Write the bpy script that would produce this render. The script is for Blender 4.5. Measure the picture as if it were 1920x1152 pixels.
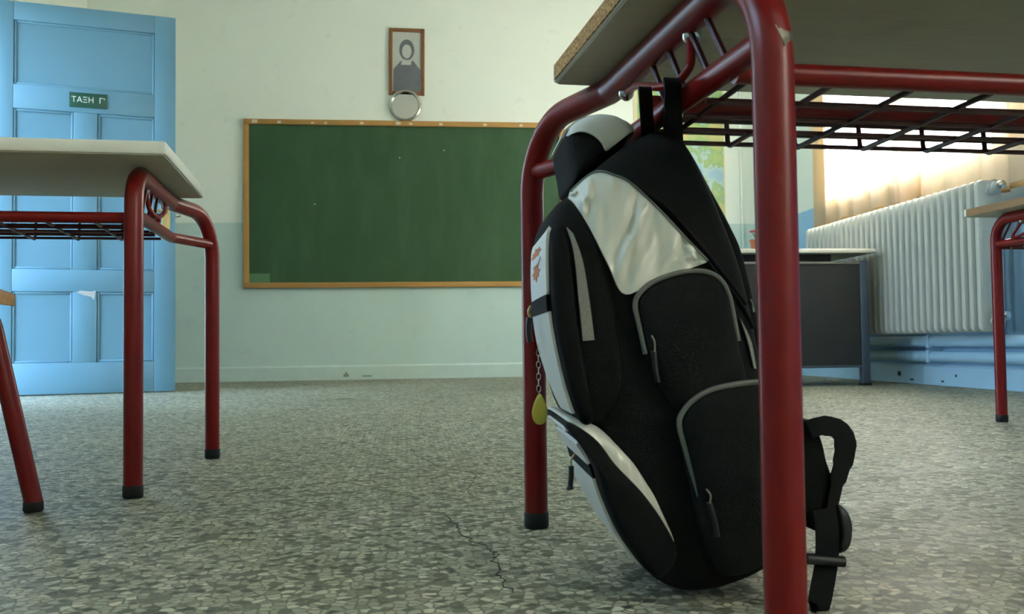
import bpy, bmesh, math, random
from mathutils import Vector, Matrix
random.seed(7)
for o in list(bpy.data.objects): bpy.data.objects.remove(o)
sc = bpy.context.scene
COL = sc.collection
rad = math.radians

# ------------------------------------------------------------------ camera
CAM_H, YAW, PITCH, ROLL, FPX = 0.255, rad(6.5), math.atan(69/1750.0), 0.013, 1750.0
fwd = Vector((math.sin(YAW)*math.cos(PITCH), math.cos(YAW)*math.cos(PITCH), math.sin(PITCH)))
rt0 = Vector((math.cos(YAW), -math.sin(YAW), 0)); up0 = rt0.cross(fwd)
rt = rt0*math.cos(ROLL) - up0*math.sin(ROLL); up = up0*math.cos(ROLL) + rt0*math.sin(ROLL)
camd = bpy.data.cameras.new('camera'); cam = bpy.data.objects.new('camera', camd); COL.objects.link(cam)
m = Matrix((rt, up, -fwd)).transposed().to_4x4(); m.translation = Vector((0, 0, CAM_H)); cam.matrix_world = m
camd.sensor_fit = 'HORIZONTAL'; camd.sensor_width = 36.0; camd.lens = 36.0*FPX/1920.0
camd.clip_start = 0.02; camd.clip_end = 200
camd.dof.use_dof = True; camd.dof.focus_distance = 1.7; camd.dof.aperture_fstop = 16.0
sc.camera = cam

# ------------------------------------------------------------------ sky, daylight portals, exposure
sc.view_settings.view_transform = 'Standard'; sc.view_settings.look = 'None'
sc.view_settings.gamma = 1.0; sc.view_settings.use_curve_mapping = False
sc.view_settings.exposure = 1.38
sc.cycles.max_bounces = 14; sc.cycles.diffuse_bounces = 6; sc.cycles.transmission_bounces = 4; sc.cycles.transparent_max_bounces = 12; sc.cycles.sample_clamp_indirect = 12.0
w = bpy.data.worlds.new('sky'); sc.world = w; w.use_nodes = True
nt = w.node_tree; nt.nodes.clear()
wo = nt.nodes.new('ShaderNodeOutputWorld'); bg = nt.nodes.new('ShaderNodeBackground')
tc = nt.nodes.new('ShaderNodeTexCoord'); sx = nt.nodes.new('ShaderNodeSeparateXYZ'); rp = nt.nodes.new('ShaderNodeValToRGB')
rp.color_ramp.elements[0].position = 0.0; rp.color_ramp.elements[0].color = (0.64, 0.84, 1.0, 1)
rp.color_ramp.elements[1].position = 0.8; rp.color_ramp.elements[1].color = (0.42, 0.66, 1.0, 1)
nt.links.new(tc.outputs['Generated'], sx.inputs[0]); nt.links.new(sx.outputs['Z'], rp.inputs[0])
nt.links.new(rp.outputs[0], bg.inputs[0]); bg.inputs[1].default_value = 5.6; nt.links.new(bg.outputs[0], wo.inputs[0])
sd = bpy.data.lights.new('sun', 'SUN'); sd.energy = 39.0; sd.angle = rad(0.55); sd.color = (0.95, 1.0, 1.0)
so = bpy.data.objects.new('sun', sd); COL.objects.link(so); so.rotation_euler = Vector((-0.82, 0.12, -0.5)).to_track_quat('-Z', 'Y').to_euler()
XL, XR, YB, YF, ZC = -2.33, 2.88, 7.15, -2.6, 3.15
WINS = [(4.02, 6.05), (-2.20, -0.90)]; WZ0, WZ1 = 1.18, 2.72; WTOP = [2.16, 2.72]; LWY0, LWY1, LWZ0, LWZ1 = 0.30, 3.60, 1.95, 2.80
DY0, DY1, DZ = 4.33, 5.45, 2.225
def portal(name, loc, rot, sx_, sy_):
    l = bpy.data.lights.new(name, 'AREA'); l.shape = 'RECTANGLE'; l.size = sx_; l.size_y = sy_; l.cycles.is_portal = True
    o = bpy.data.objects.new(name, l); COL.objects.link(o); o.location = loc; o.rotation_euler = rot
for (a, b), zt_ in zip(WINS, WTOP):
    portal('window_portal', (XR+0.26, (a+b)/2, (WZ0+zt_)/2), (0, rad(90), 0), zt_-WZ0, b-a)
portal('added_window_portal', (XL-0.27, (LWY0+LWY1)/2, (LWZ0+LWZ1)/2), (0, rad(-90), 0), LWZ1-LWZ0, LWY1-LWY0)  # portal of the high left-wall window that is added for light
portal('door_portal', (XL-0.27, (DY0+DY1)/2, DZ/2), (0, rad(-90), 0), DZ, DY1-DY0)

# ------------------------------------------------------------------ materials
def lin(c):
    return tuple((v/12.92 if v <= 0.04045 else ((v+0.055)/1.055)**2.4) for v in [x/255.0 for x in c])
MATS = {}
class N:
    def __init__(s, name):
        s.m = bpy.data.materials.new(name); s.m.use_nodes = True; s.nt = s.m.node_tree
        s.b = s.nt.nodes['Principled BSDF']; s.out = s.nt.nodes['Material Output']; MATS[name] = s.m
    def n(s, t, **k):
        x = s.nt.nodes.new(t)
        for a, v in k.items():
            if a.startswith('i_'): x.inputs[a[2:].replace('_', ' ')].default_value = v
            else: setattr(x, a, v)
        return x
    def l(s, a, b): s.nt.links.new(a, b)
    def coord(s, sc_=(1, 1, 1), which='Object'):
        t = s.n('ShaderNodeTexCoord'); mp = s.n('ShaderNodeMapping'); mp.inputs['Scale'].default_value = sc_
        s.l(t.outputs[which], mp.inputs[0]); return mp.outputs[0]
    def ramp(s, fac, els):
        r = s.n('ShaderNodeValToRGB'); e = r.color_ramp.elements
        while len(e) < len(els): e.new(0.5)
        for k, (p, c) in enumerate(els): e[k].position = p; e[k].color = (*c, 1)
        s.l(fac, r.inputs[0]); return r.outputs[0]
    def mix(s, fac, a, b, mode='MIX'):
        x = s.n('ShaderNodeMix', data_type='RGBA', blend_type=mode)
        for v, i in ((fac, 0), (a, 6), (b, 7)):
            if isinstance(v, (int, float)): x.inputs[i].default_value = v
            elif isinstance(v, tuple): x.inputs[i].default_value = (*v, 1)
            else: s.l(v, x.inputs[i])
        return x.outputs[2]
    def noise(s, co, scale, detail=4, rough=0.55, out='Fac'):
        x = s.n('ShaderNodeTexNoise'); x.inputs['Scale'].default_value = scale; x.inputs['Detail'].default_value = detail
        x.inputs['Roughness'].default_value = rough
        s.l(co, x.inputs['Vector']); return x.outputs[out]
    def bump(s, h, strength=0.2, dist=0.01):
        x = s.n('ShaderNodeBump'); x.inputs['Strength'].default_value = strength; x.inputs['Distance'].default_value = dist
        s.l(h, x.inputs['Height']); s.l(x.outputs[0], s.b.inputs['Normal'])
    def base(s, c):
        if isinstance(c, tuple): s.b.inputs['Base Color'].default_value = (*c, 1)
        else: s.l(c, s.b.inputs['Base Color'])
    def set(s, rough=0.5, metal=0.0, spec=0.5):
        s.b.inputs['Roughness'].default_value = rough; s.b.inputs['Metallic'].default_value = metal
        s.b.inputs['Specular IOR Level'].default_value = spec
def simple(name, c, rough=0.5, metal=0.0, spec=0.5, var=0.12, nscale=40, bump=0.0, bscale=200, bdist=0.002):
    x = N(name); co = x.coord(); c = lin(c)
    f = x.noise(co, nscale)
    x.base(x.mix(f, tuple(v*(1-var) for v in c), tuple(min(1, v*(1+var)) for v in c))); x.set(rough, metal, spec)
    if bump: x.bump(x.noise(co, bscale, 2), bump, bdist)
    return x.m
def plaster(name, upper, lower, hz=1.187):
    x = N(name); co = x.coord(); sp = x.n('ShaderNodeSeparateXYZ'); x.l(co, sp.inputs[0])
    wob = x.noise(co, 9, 2); a = x.n('ShaderNodeMath', operation='MULTIPLY_ADD'); x.l(wob, a.inputs[0]); a.inputs[1].default_value = 0.012; x.l(sp.outputs['Z'], a.inputs[2])
    st = x.n('ShaderNodeMapRange'); st.inputs['From Min'].default_value = hz+0.003; st.inputs['From Max'].default_value = hz+0.010; x.l(a.outputs[0], st.inputs[0])
    f = x.noise(co, 1.7, 5); g = x.noise(co, 14, 4)
    u = x.mix(f, tuple(v*0.95 for v in lin(upper)), tuple(v*1.05 for v in lin(upper)))
    lo = x.mix(f, tuple(v*0.88 for v in lin(lower)), tuple(min(1, v*1.10) for v in lin(lower)))
    base = x.mix(st.outputs[0], lo, u)
    # scuffs and dirt marks on the lower paint
    d = x.ramp(x.noise(co, 5.5, 8, 0.7), [(0.60, (0, 0, 0)), (0.75, (0.22, 0.22, 0.22))])
    base = x.mix(d, base, lin((150, 150, 130)))
    x.base(base); x.set(0.62, 0, 0.3); x.bump(x.mix(0.5, g, x.noise(co, 60, 3)), 0.12, 0.004)
    return x.m
M = MATS
plaster('wall_paint', (230, 237, 226), (192, 214, 206))
plaster('wall_paint_side', (230, 237, 226), (150, 192, 224))
simple('ceiling_white', (236, 237, 232), 0.8, var=0.03, nscale=2)
simple('base_paint', (192, 212, 203), 0.45, var=0.10, nscale=9, bump=0.1, bscale=30)
x = N('terrazzo'); co = x.coord()
ds = x.n('ShaderNodeVectorMath', operation='MULTIPLY_ADD'); nv = x.noise(co, 60, 2, out='Color'); x.l(nv, ds.inputs[0]); ds.inputs[1].default_value = (0.006, 0.006, 0); x.l(co, ds.inputs[2])
v1 = x.n('ShaderNodeTexVoronoi', voronoi_dimensions='2D'); v1.inputs['Scale'].default_value = 84; x.l(ds.outputs[0], v1.inputs['Vector'])
v2 = x.n('ShaderNodeTexVoronoi', voronoi_dimensions='2D', feature='DISTANCE_TO_EDGE'); v2.inputs['Scale'].default_value = 84; x.l(ds.outputs[0], v2.inputs['Vector'])
s1 = x.n('ShaderNodeSeparateColor'); x.l(v1.outputs['Color'], s1.inputs[0])
chip = x.ramp(s1.outputs[0], [(0.0, lin((70, 73, 60))), (0.25, lin((108, 110, 94))), (0.45, lin((148, 149, 129))), (0.78, lin((164, 163, 142))), (1.0, lin((196, 193, 172)))])
tint = x.mix(s1.outputs[1], (0.95, 1.0, 0.92), (1.03, 1.0, 0.95)); chip = x.mix(1.0, chip, tint, 'MULTIPLY')
ed = x.ramp(v2.outputs['Distance'], [(0.03, (0, 0, 0)), (0.17, (1, 1, 1))])
v3 = x.n('ShaderNodeTexVoronoi', voronoi_dimensions='2D'); v3.inputs['Scale'].default_value = 330; x.l(co, v3.inputs['Vector'])
s3 = x.n('ShaderNodeSeparateColor'); x.l(v3.outputs['Color'], s3.inputs[0])
mtx = x.ramp(s3.outputs[0], [(0.0, lin((84, 86, 72))), (0.7, lin((108, 110, 92))), (1.0, lin((150, 148, 126)))])
fl = x.mix(ed, mtx, chip)
big = x.noise(co, 1.3, 5)
fl = x.mix(1.0, fl, x.ramp(big, [(0.3, (0.84, 0.85, 0.83)), (0.7, (1.0, 1.0, 1.0))]), 'MULTIPLY')
x.base(x.mix(1.0, fl, (1.20, 1.19, 1.29), 'MULTIPLY')); x.set(0.5, 0, 0.14)
x.l(x.ramp(x.noise(co, 6, 5), [(0.3, (0.48, 0.48, 0.48)), (0.7, (0.62, 0.62, 0.62))]), x.b.inputs['Roughness'])
x.bump(x.mix(0.7, ed, x.noise(co, 25, 3)), 0.06, 0.002)
simple('crack_dark', (52, 48, 36), 0.9)
simple('crack_rust', (110, 78, 52), 0.9)
# painted red tube with chips
x = N('red_paint'); co = x.coord(); f = x.noise(co, 30, 4)
c = x.mix(f, lin((108, 12, 12)), lin((124, 18, 15)))
ch = x.ramp(x.noise(co, 26, 6, 0.65), [(0.735, (0, 0, 0)), (0.75, (1, 1, 1))])
x.base(x.mix(ch, c, lin((112, 104, 92)))); x.set(0.33, 0, 0.35); x.b.inputs['Coat Weight'].default_value = 0.0
x.b.inputs['Coat Roughness'].default_value = 0.15; x.bump(x.noise(co, 120, 3), 0.06, 0.001)
simple('red_wire', (60, 14, 13), 0.4)
simple('black_rubber', (26, 26, 24), 0.7)
simple('bare_steel', (125, 122, 108), 0.45, 0.3, nscale=60, var=0.3)
simple('chrome', (205, 202, 192), 0.22, 1.0, var=0.04)
simple('laminate_white', (226, 227, 218), 0.35, var=0.03, nscale=6)
x = N('laminate_under'); co = x.coord((3, 40, 3)); f = x.noise(co, 3, 6, 0.6)
sm = x.ramp(x.noise(x.coord((2, 3, 2)), 2.2, 6, 0.7), [(0.58, (0, 0, 0)), (0.8, (0.55, 0.55, 0.55))])
x.base(x.mix(sm, x.mix(f, lin((168, 164, 142)), lin((196, 190, 168))), lin((92, 90, 80)))); x.set(0.5, 0, 0.35)
x = N('chipboard'); co = x.coord(); f = x.noise(co, 260, 3)
x.base(x.ramp(f, [(0.3, lin((96, 62, 30))), (0.5, lin((176, 130, 72))), (0.72, lin((216, 178, 116)))])); x.set(0.85); x.bump(f, 0.5, 0.002)
def wood(name, a, b, sc_=(4, 60, 60), rough=0.45):
    x = N(name); co = x.coord(sc_); f = x.noise(co, 1.5, 5)
    x.base(x.mix(f, lin(a), lin(b))); x.set(rough, 0, 0.4); x.bump(f, 0.05, 0.002); return x.m
wood('board_wood', (160, 116, 58), (196, 152, 88), (3, 50, 50))
wood('board_wood_v', (160, 116, 58), (196, 152, 88), (50, 50, 3))
wood('picture_wood', (108, 68, 34), (142, 96, 52), (30, 30, 30))
wood('edge_wood', (122, 88, 48), (158, 120, 74), (20, 3, 60))
wood('ply_wood', (158, 112, 62), (194, 150, 96), (4, 40, 90))
x = N('chalkboard'); co = x.coord(); f = x.noise(co, 1.6, 6, 0.65); g = x.noise(x.coord((1, 1, 0.25)), 7, 5, 0.6)
c = x.mix(f, lin((43, 74, 44)), lin((60, 92, 61))); x.base(x.mix(x.ramp(g, [(0.45, (0, 0, 0)), (0.85, (0.22, 0.22, 0.22))]), c, lin((100, 126, 104)))); x.set(0.5, 0, 0.3)
simple('chalkboard_patch', (84, 124, 84), 0.6)
simple('paper_scrap', (214, 200, 176), 0.8)
x = N('door_paint'); co = x.coord(); f = x.noise(co, 3, 5); g = x.noise(co, 45, 3)
x.base(x.mix(f, lin((94, 138, 160)), lin((104, 148, 170)))); x.set(0.38, 0, 0.45); x.bump(g, 0.08, 0.003)
simple('door_chip', (176, 178, 176), 0.7, var=0.25, nscale=90)
simple('sign_green', (30, 78, 62), 0.35); simple('sign_letter', (224, 228, 222), 0.4, var=0.02)
simple('brass', (190, 172, 118), 0.35, 0.6)
simple('radiator_white', (186, 188, 180), 0.35, var=0.03)
simple('pipe_paint', (158, 194, 216), 0.4, var=0.06, nscale=8)
simple('window_white', (220, 220, 212), 0.4, var=0.03)
simple('metal_grey', (42, 42, 40), 0.5, var=0.06); simple('metal_blue', (74, 84, 100), 0.4, var=0.06); simple('desk_top_grey', (206, 204, 190), 0.4, var=0.03)
simple('desk_trim', (150, 148, 138), 0.35, 0.3)
simple('flower_red', (190, 30, 44), 0.6); simple('leaf_green', (46, 92, 44), 0.6); simple('pot_clay', (150, 90, 60), 0.8)
x = N('bag_black'); co = x.coord(); wv = x.noise(co, 700, 2); f = x.noise(co, 12, 3)
x.base(x.mix(f, lin((15, 16, 15)), lin((24, 25, 23)))); x.set(0.85, 0, 0.2); x.bump(x.mix(0.6, x.noise(co, 22, 4), wv), 0.35, 0.006)
x = N('bag_pad'); co = x.coord(); x.base(lin((20, 22, 20))); x.set(0.9, 0, 0.15); x.bump(x.noise(co, 500, 2), 0.3, 0.003)
x = N('bag_silver'); co = x.coord(); rot = x.n('ShaderNodeMapping'); rot.inputs['Rotation'].default_value = (0, rad(-28), 0); rot.inputs['Scale'].default_value = (34, 6, 7); x.l(co, rot.inputs[0])
f = x.noise(rot.outputs[0], 1.0, 2, 0.4); x.base(lin((214, 216, 205))); x.set(0.42, 0.1, 0.5); x.bump(f, 0.85, 0.020)
simple('bag_grey', (212, 214, 208), 0.7, var=0.05, bump=0.25, bscale=500)
simple('bag_white', (228, 229, 226), 0.65, var=0.03, bump=0.2, bscale=400)
simple('bag_piping', (100, 104, 97), 0.6, var=0.06)
simple('bag_mesh', (132, 134, 125), 0.8, var=0.2, nscale=300, bump=0.5, bscale=500)
simple('bag_tape', (13, 14, 14), 0.8, spec=0.2)
simple('emblem_orange', (196, 104, 38), 0.6)
simple('plastic_black', (18, 19, 19), 0.4)
simple('fob_yellow', (198, 186, 72), 0.35, var=0.08)
simple('clock_face', (206, 212, 206), 0.3, var=0.02); simple('clock_hand', (90, 92, 90), 0.4); simple('clock_red', (176, 96, 90), 0.5)
simple('print_ground', (188, 192, 184), 0.5, var=0.10, nscale=18); simple('print_dark', (104, 108, 112), 0.5, var=0.25, nscale=25); simple('print_mid', (190, 192, 184), 0.5, var=0.12, nscale=40)
simple('notice_paper', (200, 206, 206), 0.7, var=0.02); simple('notice_ink', (110, 114, 124), 0.7)
x = N('map_print'); co = x.coord(); f = x.noise(co, 3.2, 7, 0.6)
x.base(x.ramp(f, [(0.40, lin((146, 184, 200))), (0.455, lin((170, 200, 196))), (0.475, lin((140, 176, 116))), (0.56, lin((172, 192, 122))), (0.64, lin((206, 188, 130))), (0.75, lin((196, 160, 110)))])); x.set(0.45)
simple('map_margin', (216, 206, 172), 0.5, var=0.03); simple('map_green', (126, 178, 110), 0.5, var=0.05)
simple('ground_out', (150, 145, 132), 0.9, var=0.08, nscale=3)
x = N('glass'); lp = x.n('ShaderNodeBsdfTransparent'); gl = x.n('ShaderNodeBsdfGlossy'); gl.inputs['Roughness'].default_value = 0.02
fr = x.n('ShaderNodeFresnel'); fr.inputs[0].default_value = 1.45; ms = x.n('ShaderNodeMixShader'); x.l(fr.outputs[0], ms.inputs[0]); x.l(lp.outputs[0], ms.inputs[1]); x.l(gl.outputs[0], ms.inputs[2]); x.l(ms.outputs[0], x.out.inputs[0])
x = N('curtain_cloth'); df = x.n('ShaderNodeBsdfDiffuse'); tl = x.n('ShaderNodeBsdfTranslucent'); tp = x.n('ShaderNodeBsdfTransparent')
df.inputs[0].default_value = (*lin((222, 172, 108)), 1); tl.inputs[0].default_value = (*lin((250, 246, 236)), 1); tp.inputs[0].default_value = (1, 0.97, 0.9, 1)
m1 = x.n('ShaderNodeMixShader'); m1.inputs[0].default_value = 0.55; m2 = x.n('ShaderNodeMixShader'); m2.inputs[0].default_value = 0.0
x.l(df.outputs[0], m1.inputs[1]); x.l(tl.outputs[0], m1.inputs[2]); x.l(m1.outputs[0], m2.inputs[1]); x.l(tp.outputs[0], m2.inputs[2]); x.l(m2.outputs[0], x.out.inputs[0])

# ------------------------------------------------------------------ mesh helpers
def link(name, me, mat, parent=None):
    o = bpy.data.objects.new(name, me); COL.objects.link(o)
    if mat and not me.materials: me.materials.append(M[mat])
    if parent: o.parent = parent
    return o
def mk(name, vs, fs, mat, parent=None, smooth=True, angle=40):
    me = bpy.data.meshes.new(name); me.from_pydata([tuple(v) for v in vs], [], fs)
    bm = bmesh.new(); bm.from_mesh(me); bmesh.ops.recalc_face_normals(bm, faces=bm.faces); bm.to_mesh(me); bm.free()
    if smooth:
        me.shade_smooth(); me.set_sharp_from_angle(angle=rad(angle))
    return link(name, me, mat, parent)
def empty(name, loc=(0, 0, 0), rz=0.0):
    o = bpy.data.objects.new(name, None); COL.objects.link(o); o.location = loc; o.rotation_euler = (0, 0, rz); o.empty_display_size = 0.1; return o
def tag(o, label, cat, group=None):
    o['label'] = label; o['category'] = cat
    if group: o['group'] = group
    return o
def struct(o, label=None):
    o['kind'] = 'structure'
    if label: o['label'] = label
    return o
def boxes(name, bl, mat, parent=None, bevel=0.0, seg=2):
    bm = bmesh.new()
    for (x0, x1, y0, y1, z0, z1) in bl:
        r = bmesh.ops.create_cube(bm, size=1)
        bmesh.ops.transform(bm, matrix=Matrix.Translation(((x0+x1)/2, (y0+y1)/2, (z0+z1)/2)) @ Matrix.Diagonal((abs(x1-x0), abs(y1-y0), abs(z1-z0), 1)), verts=r['verts'])
    if bevel: bmesh.ops.bevel(bm, geom=list(bm.edges), offset=bevel, segments=seg, profile=0.5, affect='EDGES')
    me = bpy.data.meshes.new(name); bm.to_mesh(me); bm.free()
    if bevel: me.shade_smooth(); me.set_sharp_from_angle(angle=rad(50))
    return link(name, me, mat, parent)
def box(name, x0, x1, y0, y1, z0, z1, mat, parent=None, bevel=0.0, seg=2): return boxes(name, [(x0, x1, y0, y1, z0, z1)], mat, parent, bevel, seg)
def fillet(pts, r, n=8):
    pts = [Vector(p) for p in pts]; rs = r if isinstance(r, (list, tuple)) else [r]*len(pts); out = [pts[0]]
    for i in range(1, len(pts)-1):
        p, a, b = pts[i], pts[i-1], pts[i+1]; u = (a-p).normalized(); v = (b-p).normalized()
        ang = u.angle(v); d = min(rs[i]/math.tan(ang/2), (a-p).length*0.49 if i > 1 else (a-p).length*0.95, (b-p).length*0.49 if i < len(pts)-2 else (b-p).length*0.95)
        s, e = p+u*d, p+v*d
        rr = d*math.tan(ang/2); c = p+(u+v).normalized()*(rr/math.sin(ang/2))
        v0, v1 = s-c, e-c; tot = v0.angle(v1)
        for k in range(n+1):
            t = k/n; q = (v0*math.sin((1-t)*tot)+v1*math.sin(t*tot))/math.sin(tot) if tot > 1e-4 else v0; out.append(c+q)
    out.append(pts[-1]); return out
def spline(pts, n=8, closed=False):
    P = [Vector(p) for p in pts]; out = []; N_ = len(P)
    rng = range(N_) if closed else range(N_-1)
    for i in rng:
        g = (lambda k: P[k % N_]) if closed else (lambda k: P[max(0, min(N_-1, k))])
        a, b, c, d = g(i-1), g(i), g(i+1), g(i+2)
        for k in range(n):
            t = k/n; out.append(0.5*((2*b)+(c-a)*t+(2*a-5*b+4*c-d)*t*t+(3*b-a-3*c+d)*t**3))
    if not closed: out.append(P[-1])
    return out
def tube_vf(path, r, n=14, cap=True):
    path = [Vector(p) for p in path]; vs = []; fs = []; L = len(path)
    t0 = (path[1]-path[0]).normalized(); nrm = t0.orthogonal().normalized(); prev = t0
    for i, p in enumerate(path):
        if i == 0: t = t0
        elif i == L-1: t = (path[i]-path[i-1]).normalized()
        else: t = ((path[i+1]-path[i]).normalized()+(path[i]-path[i-1]).normalized()).normalized()
        q = prev.rotation_difference(t); nrm = (q @ nrm); nrm = (nrm - t*nrm.dot(t)).normalized(); prev = t; bn = t.cross(nrm)
        rr = r[i] if isinstance(r, (list, tuple)) else r
        for k in range(n):
            a = 2*math.pi*k/n; vs.append(p+nrm*math.cos(a)*rr+bn*math.sin(a)*rr)
    for i in range(L-1):
        for k in range(n):
            a = i*n+k; b = i*n+(k+1) % n; fs.append((a, b, b+n, a+n))
    if cap: fs.append(tuple(range(n-1, -1, -1))); fs.append(tuple((L-1)*n+k for k in range(n)))
    return vs, fs
def tube(name, path, r, mat, parent=None, n=14): 
    v, f = tube_vf(path, r, n); return mk(name, v, f, mat, parent)
def lathe(name, prof, mat, parent=None, n=24, mtx=None):
    vs = []; fs = []; L = len(prof)
    for (r, z) in prof:
        for k in range(n):
            a = 2*math.pi*k/n; v = Vector((r*math.cos(a), r*math.sin(a), z)); vs.append(mtx @ v if mtx else v)
    for i in range(L-1):
        for k in range(n):
            a = i*n+k; b = i*n+(k+1) % n; fs.append((a, b, b+n, a+n))
    fs.append(tuple(range(n))); fs.append(tuple((L-1)*n+k for k in range(n)))
    return mk(name, vs, fs, mat, parent)
def ribbon(name, path, widths, wdir, th, mat, parent=None):
    """flat webbing: a strip with thickness; wdir = list of width directions"""
    path = [Vector(p) for p in path]; vs = []; fs = []; L = len(path)
    for i, p in enumerate(path):
        t = (path[min(L-1, i+1)]-path[max(0, i-1)]).normalized(); wd = Vector(wdir[i] if isinstance(wdir, list) else wdir); wd = (wd-t*wd.dot(t)).normalized(); nn = t.cross(wd)
        h = (widths[i] if isinstance(widths, list) else widths)/2
        vs += [p+wd*h+nn*th/2, p-wd*h+nn*th/2, p-wd*h-nn*th/2, p+wd*h-nn*th/2]
    for i in range(L-1):
        for k in range(4):
            a = i*4+k; b = i*4+(k+1) % 4; fs.append((a, b, b+4, a+4))
    fs += [(0, 1, 2, 3), tuple((L-1)*4+k for k in range(4))]
    return mk(name, vs, fs, mat, parent, angle=60)
def prism(name, poly, y0, y1, mat, parent=None, bevel=0.0, axis='y'):
    """extrude a 2D polygon (x,z) from y0 to y1"""
    bm = bmesh.new(); f = bm.faces.new([bm.verts.new((p[0], y0, p[1])) for p in poly])
    r = bmesh.ops.extrude_face_region(bm, geom=[f]); bmesh.ops.translate(bm, vec=(0, y1-y0, 0), verts=[v for v in r['geom'] if isinstance(v, bmesh.types.BMVert)])
    bmesh.ops.recalc_face_normals(bm, faces=bm.faces)
    if bevel: bmesh.ops.bevel(bm, geom=list(bm.edges), offset=bevel, segments=2, profile=0.5, affect='EDGES')
    me = bpy.data.meshes.new(name); bm.to_mesh(me); bm.free(); return link(name, me, mat, parent)
def text_mesh(name, body, size, mat, parent, mtx, extrude=0.001):
    cu = bpy.data.curves.new('tmp', 'FONT'); cu.body = body; cu.size = size; cu.extrude = extrude; cu.align_x = 'CENTER'; cu.align_y = 'CENTER'
    t = bpy.data.objects.new('tmp', cu); COL.objects.link(t); dg = bpy.context.evaluated_depsgraph_get()
    me = bpy.data.meshes.new_from_object(t.evaluated_get(dg)); bpy.data.objects.remove(t); bpy.data.curves.remove(cu)
    me.name = name; me.transform(mtx); me.materials.clear(); return link(name, me, mat, parent)

# ------------------------------------------------------------------ the room
T = 0.24
struct(box('floor', XL-T, XR+T, YF-T, YB+T, -0.12, 0, 'terrazzo'))
fl_o = bpy.data.objects['floor']
struct(box('ceiling', XL-T, XR+T, YF-T, YB+T, ZC, ZC+0.15, 'ceiling_white'))
struct(box('wall_back', XL-T, XR+T, YB, YB+T, 0, ZC, 'wall_paint'))
struct(box('wall_front', XL-T, XR+T, YF-T, YF, 0, ZC, 'wall_paint'))
bl = [(XR, XR+T, YF, YB, 0, WZ0), (XR, XR+T, YF, YB, WZ1, ZC)]; ys = [YF] + [v for ab in sorted(WINS) for v in ab] + [YB]
for i in range(0, len(ys), 2): bl.append((XR, XR+T, ys[i], ys[i+1], WZ0, WZ1))
bl.append((XR, XR+T, WINS[0][0], WINS[0][1], WTOP[0], WZ1))  # unseen wall strip over the first window, added to cut its light
struct(boxes('wall_right', bl, 'wall_paint_side'))
struct(boxes('wall_left', [(XL-T, XL, YF, LWY0, 0, ZC), (XL-T, XL, LWY1, DY0, 0, ZC), (XL-T, XL, LWY0, LWY1, 0, LWZ0), (XL-T, XL, LWY0, LWY1, LWZ1, ZC), (XL-T, XL, DY1, YB, 0, ZC), (XL-T, XL, DY0, DY1, DZ, ZC)], 'wall_paint_side'))
# baseboards with a small sloped lip
struct(prism('baseboard_back', [(0, 0), (-0.018, 0), (-0.018, 0.098), (-0.006, 0.110), (0, 0.110)], XL, XR, 'base_paint')).matrix_world = Matrix.Translation((0, YB, 0)) @ Matrix(((0, 1, 0, 0), (1, 0, 0, 0), (0, 0, 1, 0), (0, 0, 0, 1)))
struct(prism('baseboard_right', [(0, 0), (-0.018, 0), (-0.018, 0.098), (-0.006, 0.110), (0, 0.110)], YF, YB-0.02, 'pipe_paint')).location = (XR, 0, 0)
struct(boxes('baseboard_left', [(XL, XL+0.018, YF, DY0-0.1, 0, 0.11), (XL, XL+0.018, DY1+0.1, YB-0.02, 0, 0.11)], 'base_paint', bevel=0.004))
struct(boxes('trim_1', [(XL-T, XL+0.02, DY0-0.09, DY0, 0, DZ+0.09), (XL-T, XL+0.02, DY1, DY1+0.09, 0, DZ+0.09), (XL-T, XL+0.02, DY0, DY1, DZ, DZ+0.09)], 'door_paint', bevel=0.004))
# stains and chips low on the skirtings
simple('stain_green', (128, 142, 118), 0.8, var=0.3, nscale=80); simple('chip_dark', (54, 56, 52), 0.9)
bbk, bbr = bpy.data.objects['baseboard_back'], bpy.data.objects['baseboard_right']
for x_, z_, w_, h_ in ((-0.47, 0.022, 0.040, 0.022), (-0.458, 0.044, 0.018, 0.014), (-0.33, 0.022, 0.070, 0.010)):
    prism('stain', [(-0.0186, z_), (-0.0178, z_), (-0.0178, z_+h_), (-0.0186, z_+h_*0.8)], x_, x_+w_, 'stain_green', bbk)
for y_, z_, w_, h_ in ((5.16, 0.040, 0.030, 0.026), (5.02, 0.018, 0.040, 0.010), (4.72, 0.018, 0.025, 0.010), (4.60, 0.050, 0.016, 0.014), (4.25, 0.030, 0.02, 0.012)):
    prism('chip', [(-0.0186, z_), (-0.0178, z_), (-0.0178, z_+h_), (-0.0186, z_+h_*0.8)], y_, y_+w_, 'chip_dark', bbr)
# floor cracks
def crack(pts, wd, mat):
    vs = []; fs = []; P = [Vector((p[0], p[1], 0)) for p in pts]; Q = []
    for a, b in zip(P[:-1], P[1:]):
        for k in range(5): Q.append(a.lerp(b, k/5)+Vector((random.uniform(-1, 1)*0.005, random.uniform(-1, 1)*0.005, 0)))
    Q.append(P[-1])
    for i, p in enumerate(Q):
        t = (Q[min(len(Q)-1, i+1)]-Q[max(0, i-1)]).normalized(); n_ = Vector((-t.y, t.x, 0)); h = wd*random.uniform(0.25, 1.0)*0.5
        vs += [p+n_*h+Vector((0, 0, 0.0006)), p-n_*h+Vector((0, 0, 0.0006)), p+n_*h, p-n_*h]
    for i in range(len(Q)-1):
        a = 4*i; fs += [(a, a+1, a+5, a+4), (a, a+4, a+6, a+2), (a+1, a+3, a+7, a+5)]
    mk('crack', vs, fs, mat, fl_o, smooth=False)
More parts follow.
